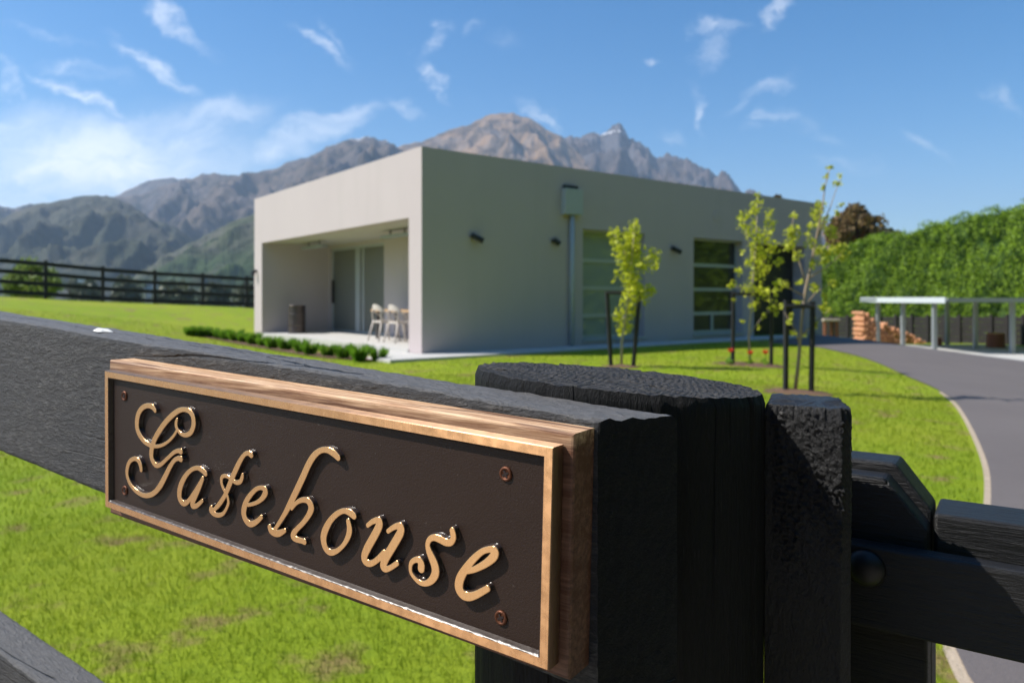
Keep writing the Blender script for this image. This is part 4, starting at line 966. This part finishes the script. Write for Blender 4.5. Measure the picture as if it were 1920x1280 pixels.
# planting bed with tufts
tuft_px = [(709, 676), (674, 678), (643, 673), (615.5, 669), (582, 666), (564, 662), (536, 657), (511, 654), (493, 650), (474, 647), (457, 643), (441, 640.6), (424, 638), (412, 636), (397, 633), (383, 632), (369, 631), (357, 630)]
bedL = [G(x, y) for x, y in tuft_px[::3]]+[G(350, 629)]
bd_ = sheet('planting_bed', [b_+A_*-.0+B_*(-.28) for b_ in bedL], [b_+B_*.24 for b_ in bedL], .02, M['soil'], nw=4, sub=3); setp(bd_, kind='structure')
ordn = ['first', 'second', 'third', 'fourth', 'fifth', 'sixth', 'seventh', 'eighth', 'ninth', 'tenth', 'eleventh', 'twelfth', 'thirteenth', 'fourteenth', 'fifteenth', 'sixteenth', 'seventeenth', 'last']
for i_, (x, y) in enumerate(tuft_px):
    b = G(x, y); n = 170; a = rng.uniform(0, 2*np.pi, n); r0 = .10*np.sqrt(rng.uniform(0, 1, n)); ln = rng.uniform(.55, 1, n)*rng.uniform(.28, .38); le = rng.uniform(.05, .75, n)
    px_, py_ = b.x+r0*np.cos(a), b.y+r0*np.sin(a); h_ = ln*np.sqrt(1-le**2*.6); ou = ln*le*.8
    ph = rng.uniform(0, np.pi, n); w_ = .0075
    mx_, my_ = px_+ou*.4*np.cos(a), py_+ou*.4*np.sin(a); tx, ty = px_+ou*np.cos(a), py_+ou*np.sin(a)
    z0 = b.z
    V_ = np.stack([np.c_[px_-w_*np.cos(ph), py_-w_*np.sin(ph), np.full(n, z0)], np.c_[px_+w_*np.cos(ph), py_+w_*np.sin(ph), np.full(n, z0)],
                   np.c_[mx_+w_*np.cos(ph), my_+w_*np.sin(ph), z0+h_*.75], np.c_[tx, ty, z0+h_]], 1).reshape(-1, 3)
    o = mk('grass_tuft', V_, np.arange(4*n).reshape(-1, 4), M['tuft'], base=b)
    setp(o, f'dark green grassy tuft, {ordn[i_]} in the veranda bed from the concrete path', 'plant', 'grassy tufts in the bed before the veranda')

# ------------------------------------------------------------------ black paddock fence on the left
pf = empty('paddock_fence', (-13, 27, -.2), 'black four rail paddock fence across the lawn left of the house', 'fence')
P0 = Vector((-15.72, 25.0, 0)); DP = Vector((1.276, 1.17, 0))
tops = {-6: .2}
def ftop(x): return at(0, 0, 1)  # placeholder replaced below
fpx = [(-16, 485), (84.5, 493), (191, 505), (289, 511), (374.5, 516), (462, 521)]
hts = []
for k_, (x, y) in zip(range(-1, 5), [(-33, 482), (84.5, 491.5), (191, 502), (289, 509.5), (374.5, 514.5), (462, 520)]):
    D_ = (P0+DP*k_).y; hts.append((HY-y)/F*D_)
def rail_h(k_): return float(np.interp(k_, range(-1, 5), hts)) if -1 <= k_ <= 4 else (hts[0]+(hts[1]-hts[0])*(k_+1) if k_ < -1 else hts[-1]+(hts[-1]-hts[-2])*(k_-4))
fdir = DP.normalized(); fnor = Vector((-fdir.y, fdir.x, 0))
for k_ in range(-7, 8):
    p = P0+DP*k_; zt = rail_h(k_)
    mb = MB(); mb.box((p.x, p.y, (zt+.06+min(g1(p.x, p.y), zt-1.1)-.15)/2), (.10, .10, zt+.06-min(g1(p.x, p.y), zt-1.1)+.15), (fdir, fnor, Zd)); part('post', mb, M['farfence'], pf)
for r_ in range(4):
    mb = MB(); vs = []
    for k_ in range(-7, 8):
        p = P0+DP*k_-fnor*.072; zt = rail_h(k_)-r_*.335
        for (dn, dz) in ((0, 0), (.04, 0), (.04, -.135), (0, -.135)): vs.append(p+fnor*dn+Zd*(zt+dz))
    n = 15
    mb.add(vs, [(i_*4+q_, i_*4+(q_+1) % 4, (i_+1)*4+(q_+1) % 4, (i_+1)*4+q_) for i_ in range(n-1) for q_ in range(4)]+[(0, 1, 2, 3), (n*4-1, n*4-2, n*4-3, n*4-4)])
    part('rail', mb, M['farfence'], pf)

# ------------------------------------------------------------------ foliage helper
def leaf_cloud(centres, radii, counts, size, flat=1.0, shell=0.0, squash=1.0):
    out = []
    for c, r_, n in zip(centres, radii, counts):
        d = rng.normal(size=(n, 3)); d /= np.linalg.norm(d, axis=1)[:, None]
        rr = (shell+(1-shell)*rng.uniform(0, 1, n)**.5)*r_; p = np.array(c)+d*rr[:, None]*np.array([1, 1, squash])
        out.append(p)
    p = np.concatenate(out); n = len(p)
    nr = rng.normal(size=(n, 3)); nr[:, 2] += .6; nr /= np.linalg.norm(nr, axis=1)[:, None]
    a = np.cross(nr, rng.normal(size=(n, 3))); a /= np.linalg.norm(a, axis=1)[:, None]; b = np.cross(nr, a)
    s = size*rng.uniform(.6, 1.3, n)[:, None]
    V_ = np.stack([p-a*s*.5, p+b*s*.38, p+a*s*.5+nr*s*.1, p-b*s*.38], 1).reshape(-1, 3)
    return V_, np.arange(4*n).reshape(-1, 4)
def sapling(name, D, trunk, branches, clusters, label, leafmat, stemmat, r0, leafsize, dens, base):
    root = empty('sapling', base, label, 'tree', 'staked young trees on the lawn')
    def line(P, r_a, r_b, par, nm, jit=.0):
        k_ = 0; pts_ = []
        for i_, (x, y) in enumerate(P):
            v_ = at(x, y, D+jit*i_/len(P)); pts_.append(v_)
        if nm == 'trunk': pts_[0] = Vector((base[0], base[1], base[2]-.03))
        n = len(pts_); mb = MB(); mb.tube(pts_, [r_a+(r_b-r_a)*i_/(n-1) for i_ in range(n)], 8); return part(nm, mb, stemmat, par, smooth=True)
    tr = line(trunk, r0, .005, root, 'trunk')
    for bP in branches: line(bP, r0*.42, .003, root, 'branch', rng.uniform(-.3, .3))
    cs, rs, ns = [], [], []
    for (x, y, r_) in clusters:
        rw = r_/F*D*1.5; jit = rng.uniform(-.16, .16)
        cs.append(tuple(at(x, y, D+jit))); rs.append(rw); ns.append(max(4, int(r_*r_*dens*2.4)))
    V_, q = leaf_cloud(cs, rs, ns, leafsize); mk('crown', V_, q, leafmat, root)
    return root
b1, b2, b3 = G(1165, 688), G(1407, 684), G(1490, 736)
sapling('s', b1.y, [(1165, 688), (1166, 640), (1172, 600), (1178, 560), (1182, 520), (1186, 470), (1190, 416)],
        [[(1178, 560), (1195, 550), (1222, 546)], [(1182, 525), (1200, 505), (1222, 485)], [(1184, 500), (1170, 470), (1152, 440)], [(1174, 590), (1165, 600)]],
        [(1190, 422, 9), (1186, 440, 13), (1153, 436, 9), (1162, 455, 13), (1185, 462, 14), (1180, 480, 18), (1170, 492, 12), (1196, 498, 14), (1226, 480, 11), (1220, 495, 12), (1178, 515, 14), (1190, 530, 13), (1184, 548, 16), (1205, 553, 14), (1218, 546, 9), (1157, 514, 6), (1180, 575, 14), (1163, 592, 11), (1172, 608, 13), (1196, 470, 12), (1158, 470, 9), (1190, 585, 9), (1166, 620, 7), (1153, 525, 4)],
        'small bushy lime green sapling between two leaning black stakes, nearest the house corner', M['leaf'], M['stempale'], .024, .066, .21, b1)
sapling('s', b2.y, [(1407, 684), (1404, 630), (1408, 580), (1412, 520), (1418, 450), (1420, 368)],
        [[(1406, 625), (1425, 600), (1450, 572)], [(1412, 520), (1440, 480), (1447, 400)], [(1410, 560), (1385, 540), (1372, 534)], [(1414, 480), (1400, 440), (1393, 400)]],
        [(1420, 366, 6), (1419, 385, 10), (1413, 400, 9), (1393, 405, 9), (1390, 420, 8), (1445, 400, 8), (1443, 418, 9), (1410, 430, 14), (1438, 440, 11), (1420, 455, 14), (1447, 465, 11), (1425, 478, 14), (1408, 490, 10), (1393, 473, 5), (1430, 500, 13), (1420, 515, 11), (1384, 507, 7), (1372, 533, 7), (1402, 540, 11), (1425, 545, 12), (1443, 552, 10), (1452, 575, 9), (1415, 572, 8), (1391, 603, 3), (1424, 614, 4), (1458, 530, 8), (1462, 492, 8), (1450, 588, 6), (1375, 562, 4), (1432, 592, 5)],
        'middle sapling with open yellow green crown, red flowers at its foot', M['leaf'], M['stempale'], .022, .064, .20, b2)
sapling('s', b3.y, [(1490, 736), (1497, 680), (1503, 600), (1510, 545), (1519, 505), (1532, 440), (1540, 400), (1548, 345), (1557, 312)],
        [[(1512, 535), (1500, 495), (1482, 450), (1489, 395)], [(1518, 520), (1548, 502), (1578, 476)], [(1532, 445), (1556, 390), (1575, 335)], [(1500, 645), (1486, 610), (1470, 585)], [(1502, 630), (1530, 604), (1556, 580)], [(1508, 555), (1480, 540), (1465, 530)], [(1508, 575), (1530, 548), (1560, 530)]],
        [(1484, 445, 12), (1478, 462, 9), (1490, 430, 9), (1488, 405, 6), (1495, 480, 7), (1520, 425, 6), (1532, 400, 10), (1540, 385, 8), (1537, 420, 8), (1560, 435, 10), (1572, 462, 11), (1580, 478, 9), (1555, 470, 9), (1545, 350, 5), (1551, 330, 4), (1570, 345, 6), (1576, 330, 4), (1557, 312, 5), (1577, 385, 5), (1570, 400, 5), (1520, 455, 8), (1535, 470, 8), (1467, 532, 8), (1456, 545, 6), (1500, 530, 6), (1530, 540, 8), (1560, 530, 6), (1545, 555, 6), (1495, 568, 6), (1470, 572, 6), (1545, 577, 7), (1556, 582, 5), (1485, 592, 5), (1526, 600, 6), (1530, 612, 5), (1486, 622, 5), (1525, 495, 7), (1545, 490, 7), (1478, 602, 4), (1508, 628, 4), (1515, 440, 5), (1549, 410, 6)],
        'tallest thin sapling with a bare leaning trunk and sparse leaves, nearest the driveway', M['leaf3'], M['stem'], .026, .052, .24, b3)
def stakes(px0, top0, px1, top1_, bot, bar_y, bx0, bx1, label, c):
    root = empty('tree_stakes', c, label, 'stakes', 'pairs of black stakes with a tie bar around the saplings')
    D = c.y
    for (xt, yt, xb) in ((px0[0], top0, px0[1]), (px1[0], top1_, px1[1])):
        pb = at(xb, bot, D); pb.z = g1(pb.x, pb.y)-.05; mb = MB(); mb.tube([pb, at(xt, yt, D)], .036, 6); part('stake', mb, M['stake'], root)
    mb = MB(); mb.tube([at(bx0, bar_y, D-.035), at(bx1, bar_y, D-.035)], .030, 6); part('tie_bar', mb, M['stake'], root)
stakes((1138, 1146), 546, (1199, 1187), 548, 686, 549, 1136, 1172, 'pair of black stakes leaning in towards the bushy sapling', b1)
stakes((1375, 1374), 545, (1447, 1446), 548, 684, 551, 1372, 1422, 'pair of black stakes round the middle sapling', b2)
stakes((1474, 1473), 562, (1524, 1521), 565, 736, 574, 1472, 1527, 'pair of black stakes round the tallest sapling by the driveway', b3)
for b, r_, n in ((b2, .5, 'middle'), (b3, .35, 't'), (b1, .25, 'b')):
    vs = []; seg = 26
    for k_ in range(seg):
        a = 2*math.pi*k_/seg; q_ = r_*(1+.25*noise.noise(Vector((math.cos(a)*2, math.sin(a)*2, b.x)))); vs.append((b.x+q_*math.cos(a)*1.3, b.y+q_*math.sin(a), g1(b.x+q_*math.cos(a), b.y+q_*math.sin(a))+.006))
    vs.append((b.x, b.y, b.z+.05)); o = mk('soil_patch', vs, [(k_, (k_+1) % seg, seg) for k_ in range(seg)], M['soil'], smooth=True); setp(o, kind='structure')
for (x, y, yb, lab) in ((1369, 661, 684, 'red flower beside the left stake of the middle sapling'), (1406, 665, 684, 'red flower at the trunk of the middle sapling'), (1434, 664, 684, 'red flower right of the trunk of the middle sapling')):
    p = at(x, y, b2.y-.12); f_ = empty('flower', (p.x, p.y, g1(p.x, p.y)), lab, 'flower', 'red flowers under the middle sapling')
    mb = MB(); mb.tube([(p.x, p.y, g1(p.x, p.y)), (p.x+.01, p.y, p.z)], .006, 6); part('stem', mb, M['tuft'], f_)
    mb = MB()
    for k_ in range(6):
        a = k_*math.pi/3; d_ = Vector((math.cos(a), math.sin(a), 0)); e_ = Vector((-math.sin(a), math.cos(a), 0)); c0 = Vector((p.x+.01, p.y, p.z))
        mb.add([c0, c0+d_*.04+e_*.025+Zd*.03, c0+d_*.045+Zd*.085, c0+d_*.04-e_*.025+Zd*.03], [(0, 1, 2, 3)])
    part('petals', mb, M['red'], f_)
    V_, q = leaf_cloud([(p.x, p.y, g1(p.x, p.y)+.05)], [.08], [25], .07); mk('leaves', V_, q, M['tuft'], f_)

# ------------------------------------------------------------------ hedge, trees behind
def hedge_top(px_): return float(np.interp(px_, [1500, 1545, 1583, 1604, 1655, 1690, 1724, 1741, 1793, 1827, 1844, 1896, 1920, 1990], [475, 470, 461, 451, 441, 440, 430, 420, 414, 404, 398, 393, 384, 372]))
hl = []                                       # hedge line points with top height
for px_ in range(1500, 1990, 8):
    D_ = float(np.interp(px_, [1500, 1990], [54, 40])); p = at(px_, HY, D_); hl.append((p.x, p.y, (HY-hedge_top(px_))/F*D_))
x0, y0, z0_ = hl[-1]
unseen_run = [(x0, y0, z0_), (29, 30, 6.5), (26, 18, 12), (24, 5, 14), (20, -8, 14), (8, -13, 12), (-8, -14, 10), (-20, -12, 8)]  # unseen run, added tall and round behind the camera to cut sky light
for (xa, ya, za), (xb, yb, zb_) in zip(unseen_run[:-1], unseen_run[1:]):
    nn_ = max(2, int(math.dist((xa, ya), (xb, yb))/1.5))
    for k_ in range(1, nn_+1): f = k_/nn_; hl.append((xa+(xb-xa)*f, ya+(yb-ya)*f, za+(zb_-za)*f+.2*math.sin(k_)))
NV = 62
hl = np.array(hl)
def hedge_mesh(n_per_m2, size):
    out = []; nrm = []; scl = []
    for a, b in zip(hl[:-1], hl[1:]):
        L_ = math.hypot(b[0]-a[0], b[1]-a[1]); zb = -2.6; h_ = (a[2]+b[2])/2-zb; n = int(L_*(h_+1.5)*n_per_m2*(1 if a[1] > 38 else .12)); sc_ = 1 if a[1] > 38 else 2.6; scl.append(np.full(n, sc_))
        dx, dy = (b[0]-a[0])/L_, (b[1]-a[1])/L_; nx_, ny_ = -dy, dx
        if nx_*a[0]+ny_*a[1] > 0: nx_, ny_ = -nx_, -ny_
        u = rng.uniform(0, 1, n); v = rng.uniform(0, h_+1.5, n)
        ontop = v > h_; vz = np.where(ontop, h_, v); back = np.where(ontop, v-h_, 0)
        x = a[0]+dx*L_*u-nx_*back; y = a[1]+dy*L_*u-ny_*back; z = zb+vz
        out.append(np.c_[x, y, z]); nrm.append(np.c_[np.where(ontop, 0, nx_), np.where(ontop, 0, ny_), np.where(ontop, 1., .0)])
    p = np.concatenate(out); nr = np.concatenate(nrm)
    def nz3(P, s): return np.array([noise.noise(Vector(q_)*s) for q_ in P])
    bulge = nz3(p*np.array([1, 1, .6]), .75)*.55+nz3(p*np.array([1, 1, .8]), 2.0)*.38
    keep = bulge+rng.uniform(-.25, .25, len(p)) > -.42
    p = p+nr*(bulge[:, None])+rng.normal(size=p.shape)*.07; p[:, 2] += bulge*.06
    p = p[keep]; nr = nr[keep]; n = len(p); scl = np.concatenate(scl)[keep][:, None]
    up = nr*.6+rng.normal(size=(n, 3))*.55+np.array([0, 0, .35]); up /= np.linalg.norm(up, axis=1)[:, None]
    a = np.cross(up, rng.normal(size=(n, 3))); a /= np.linalg.norm(a, axis=1)[:, None]; b = np.cross(up, a)
    s = size*scl*rng.uniform(.5, 1.4, n)[:, None]
    V_ = np.stack([p-a*s*.5, p+b*s*.3, p+a*s*.6, p-b*s*.3], 1).reshape(-1, 3)
    return V_, np.arange(4*n).reshape(-1, 4)
V_, q = hedge_mesh(300, .12)
hr = empty('hedge', (24, 46, -2.5), 'tall clipped green conifer hedge behind the carport on the right, with an unseen run added to block sky light', 'hedge')
mk('foliage', V_, q, M['hedge'], hr)
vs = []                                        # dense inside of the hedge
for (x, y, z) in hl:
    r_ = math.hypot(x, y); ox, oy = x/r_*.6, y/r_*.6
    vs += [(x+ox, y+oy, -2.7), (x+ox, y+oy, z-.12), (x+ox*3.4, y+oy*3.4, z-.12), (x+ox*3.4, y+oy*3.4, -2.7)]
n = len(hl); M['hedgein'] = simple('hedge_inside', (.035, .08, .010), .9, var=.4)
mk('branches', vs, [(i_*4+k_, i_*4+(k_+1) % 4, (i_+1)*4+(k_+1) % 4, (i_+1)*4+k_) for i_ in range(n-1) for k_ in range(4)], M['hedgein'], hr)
def tree(name, px_, py0, py1, D, wpx, mat, label, group=None, n=2500, ls=.35):
    base = at(px_, HY, D); base.z = g1(base.x, base.y); root = empty(name, base, label, 'tree', group)
    zt = (HY-py0)/F*D; zb = (HY-py1)/F*D; rw = wpx/F*D/2; cs = []; rs = []; ns = []
    for k_ in range(26):
        h = rng.uniform(0, 1); a = rng.uniform(0, 2*math.pi); q_ = rw*math.sin(math.pi*min(.96, .18+h*.8))**.7*.75*rng.uniform(.3, 1)
        cs.append((base.x+q_*math.cos(a), base.y+q_*math.sin(a), zb+(zt-zb)*(.12+.76*h))); rs.append(rw*rng.uniform(.22, .42)); ns.append(n//26)
    V_, q = leaf_cloud(cs, rs, ns, ls, shell=.3); mk('crown', V_, q, mat, root)
    mb = MB(); mb.tube([base-Zd*.1, (base.x, base.y, zb+(zt-zb)*.3), (base.x+.2, base.y, zb+(zt-zb)*.75)], [rw*.09, rw*.06, .02], 8)
    for a in range(5):
        an = a*1.3; mb.tube([(base.x, base.y, zb+(zt-zb)*.15), (base.x+rw*.6*math.cos(an), base.y+rw*.6*math.sin(an), zb+(zt-zb)*(.4+.1*a))], [rw*.04, .02], 6)
    part('trunk', mb, M['bark'], root); return root
tree('copper_tree', 1606, 392, 475, 66, 112, M['redtree'], 'copper coloured tree showing above the hedge beside the house', n=4200, ls=.4)
tree('copper_tree', 1572, 405, 475, 68, 55, M['redtree'], 'low copper tree right against the corner of the house', n=2600, ls=.4)
tree('copper_tree', 1462, 357, 430, 75, 36, M['redtree'], 'reddish tree top just showing over the flat roof', n=1400, ls=.4)
tree('conifer', 1668, 430, 470, 75, 60, M['fartree'], 'dark green tree top in the dip of the hedge', n=2200, ls=.5)
tree('garden_shrub', 62, 494, 560, 36, 118, M['shrub'], 'rounded pale green shrub behind the paddock fence', n=5200, ls=.16)
# valley trees and sheds beyond the paddock
for i_, (x, D_, h_, w_, lab) in enumerate(((-60, 260, 505, 90, 'broad valley tree at the left edge beyond the fence'), (165, 300, 528, 60, 'valley tree right of the pale shrub'), (235, 320, 522, 80, 'wide valley tree left of the middle fence posts'), (330, 280, 530, 90, 'low valley tree behind the middle fence posts'), (410, 300, 534, 80, 'valley tree below the green hill'), (465, 270, 532, 60, 'valley tree closest to the house'), (140, 420, 515, 50, 'furthest valley tree behind the fence'))):
    tree('valley_tree', x, h_, 575, D_, w_, M['fartree'], lab, 'trees in the valley beyond the fence', n=1500, ls=2.0)
for (x, D_, wd_, yt, lab) in ((158, 330, 9, 520, 'small pale farm shed in the valley, left one'), (285, 330, 12, 532, 'small pale farm shed in the valley, right one')):
    b = at(x, HY, D_); zt = (HY-yt)/F*D_; zg = g1(b.x, b.y); hw_ = wd_/F*D_/2
    r_ = empty('farm_shed', (b.x, b.y, zg), lab, 'shed'); mb = MB(); mb.box((b.x, b.y, (zg+zt-1)/2), (hw_*2, 6, zt-1-zg)); part('wall', mb, M['fascia'], r_)
    mb = MB(); mb.prism([(-hw_-.3, zt-.99), (hw_+.3, zt-.99), (0, zt+.4)], -3.4, 3.4, lambda a, z, d: (b.x+a, b.y+d, z)); part('roof', mb, M['steel'], r_)

# ------------------------------------------------------------------ carport, woodpile, dark fence on the right
cp = empty('carport', (20, 34, -2.3), 'low open carport with grey steel posts and pale flat roof edge', 'carport')
zr = at(0, 558, 32).z
mb = MB(); mb.prism([(18.45, 31.4), (25.5, 31.4), (25.5, 38.9), (18.25, 38.9)], -.17, .012); part('roof', mb, M['steel'], cp)
mb = MB(); mb.box((18.32, 35.15, -.085), (.05, 7.6, .25)); part('fascia', mb, M['fascia'], cp)  # paler than the roof: sunlight on this side put into the colour
for (x, y) in ((1752, 32.6), (1693, 35.9), (1646, 38.3), (1898, 31.8), (1829, 34.6), (1776, 37.6)):
    X_ = (x-CX)/F*y
    if x > 1780 and y < 32: pass
    z = g1(X_, y); mb = MB(); mb.box((X_, y, (z-.17)/2), (.16, .16, -z-.172)); part('post', mb, M['steel'], cp)
dfp = [(x, float(np.interp(x, [1500, 1990], [50, 37]))) for x in range(1500, 2030, 30)]
df = empty('sleeper_fence', at(1740, HY, 44)+Vector((0, 0, -2.4)), 'low dark stained board fence in front of the hedge', 'fence')
for k_, ((xa, Da), (xb, Db)) in enumerate(zip(dfp[:-1], dfp[1:])):
    a = at(xa, HY, Da); b = at(xb, HY, Db); d_ = (b-a).normalized(); n_ = Vector((-d_.y, d_.x, 0)); L_ = (b-a).length
    mb = MB(); tz = -1.12*(Da/46); z0 = -2.75
    for r_ in range(6):
        z1_ = z0+(tz-z0)*(r_+.92)/6; z2_ = z0+(tz-z0)*r_/6; mb.box(((a+b)/2)+Zd*((z1_+z2_)/2)+n_*(.015*(r_ % 2)), (L_*.995, .05, z1_-z2_), (d_, n_, Zd))
    part('board_bay', mb, M['darktimber'], df)
    mb = MB(); mb.box(a+Zd*((tz+z0)/2+.04)-n_*.06, (.16, .12, tz-z0+.1), (d_, n_, Zd)); part('post', mb, M['darktimber'], df)
def woodpile(px0, px1, D0, topf, name, label, nlogs, seed):
    rs_ = np.random.default_rng(seed); V_ = []; Fc = []; mbx = MB()
    cols = int(abs(px1-px0)/F*D0/.17)
    for i_ in range(cols):
        f = i_/max(1, cols-1); x = px0+(px1-px0)*f; p = at(x, HY, D0); zg = g1(p.x, p.y); zt = (HY-topf(f))/F*D0; z = zg+.07
        row = 0
        while z < zt:
            r_ = rs_.uniform(.06, .10); jx = rs_.uniform(-.03, .03)+(.08 if row % 2 else 0); L_ = rs_.uniform(.34, .46)
            for lay in range(2):
                a = Vector((p.x+jx, p.y+lay*.42+rs_.uniform(-.06, .06), z)); d_ = Vector((-.45+rs_.normal()*.05, .9, 0)).normalized()
                mbx.tube([a-d_*L_/2, a+d_*L_/2], r_, 5)
            z += r_*1.75; row += 1
    o = mk(name, mbx.v, mbx.f, M['log']); return setp(o, label, kind='stuff')
woodpile(1614, 1678, 38.5, lambda f: 588+f*50 if f > .18 else 586, 'firewood_stack', 'stepped stack of orange split firewood by the driveway', 0, 2)
woodpile(1650, 1736, 40.5, lambda f: 604+f*38, 'firewood_heap', 'second sloping heap of split firewood behind the carport post', 0, 5)
for (x, y, r_, D_, lab) in ((1757, 632, 8, 37, 'sawn log round behind the corner post of the carport'), (1867, 636, 15, 35.5, 'large sawn log round under the carport roof')):
    p = at(x, HY, D_); z = g1(p.x, p.y)+.06; rw = r_/F*D_; mb = MB(); h_ = rw*1.7
    root = empty('log_round', (p.x, p.y, z), lab, 'log', 'sawn log rounds by the carport')
    mb.lathe((p.x, p.y, z), [(rw*1.05, 0), (rw, h_*.5), (rw*.98, h_)], 18); part('bark', mb, M['bark'], root, smooth=False)
    mb = MB(); mb.lathe((p.x, p.y, z+h_+.002), [(rw*.93, 0), (rw*.9, .02), (.01, .025)], 18); part('cut_face', mb, M['log'], root)
p = at(1556, HY, 42); z = g1(p.x, p.y); st_ = empty('log_bench', (p.x, p.y, z), 'small pale topped rack of logs beside the far end of the house', 'bench')
zt = at(0, 598, 42).z
mb = MB(); mb.box((p.x, p.y, zt-.06), (.95, .7, .13)); part('top', mb, M['stempale'], st_, bevel=.02)
for dx in (-.32, .02, .34):
    mb = MB(); mb.tube([(p.x+dx, p.y-.1, z), (p.x+dx, p.y-.1, zt-.13)], .10, 8); part('leg', mb, M['bark'], st_)

# ------------------------------------------------------------------ air
hz = bpy.data.materials.new('air'); hz.use_nodes = True; t = NT(hz.node_tree)
pv = t.n('ShaderNodeVolumePrincipled', i={'Color': (.58, .76, 1.0, 1), 'Density': .00009, 'Anisotropy': .2}); oo = t.n('ShaderNodeOutputMaterial'); t.t.links.new(pv.outputs[0], oo.inputs['Volume'])
mb = MB(); mb.box((0, 3000, 640), (12800, 7600+5400, 1310)); o = part('haze', mb, hz, None); setp(o, 'thin blue air between the gate and the mountains', kind='stuff')
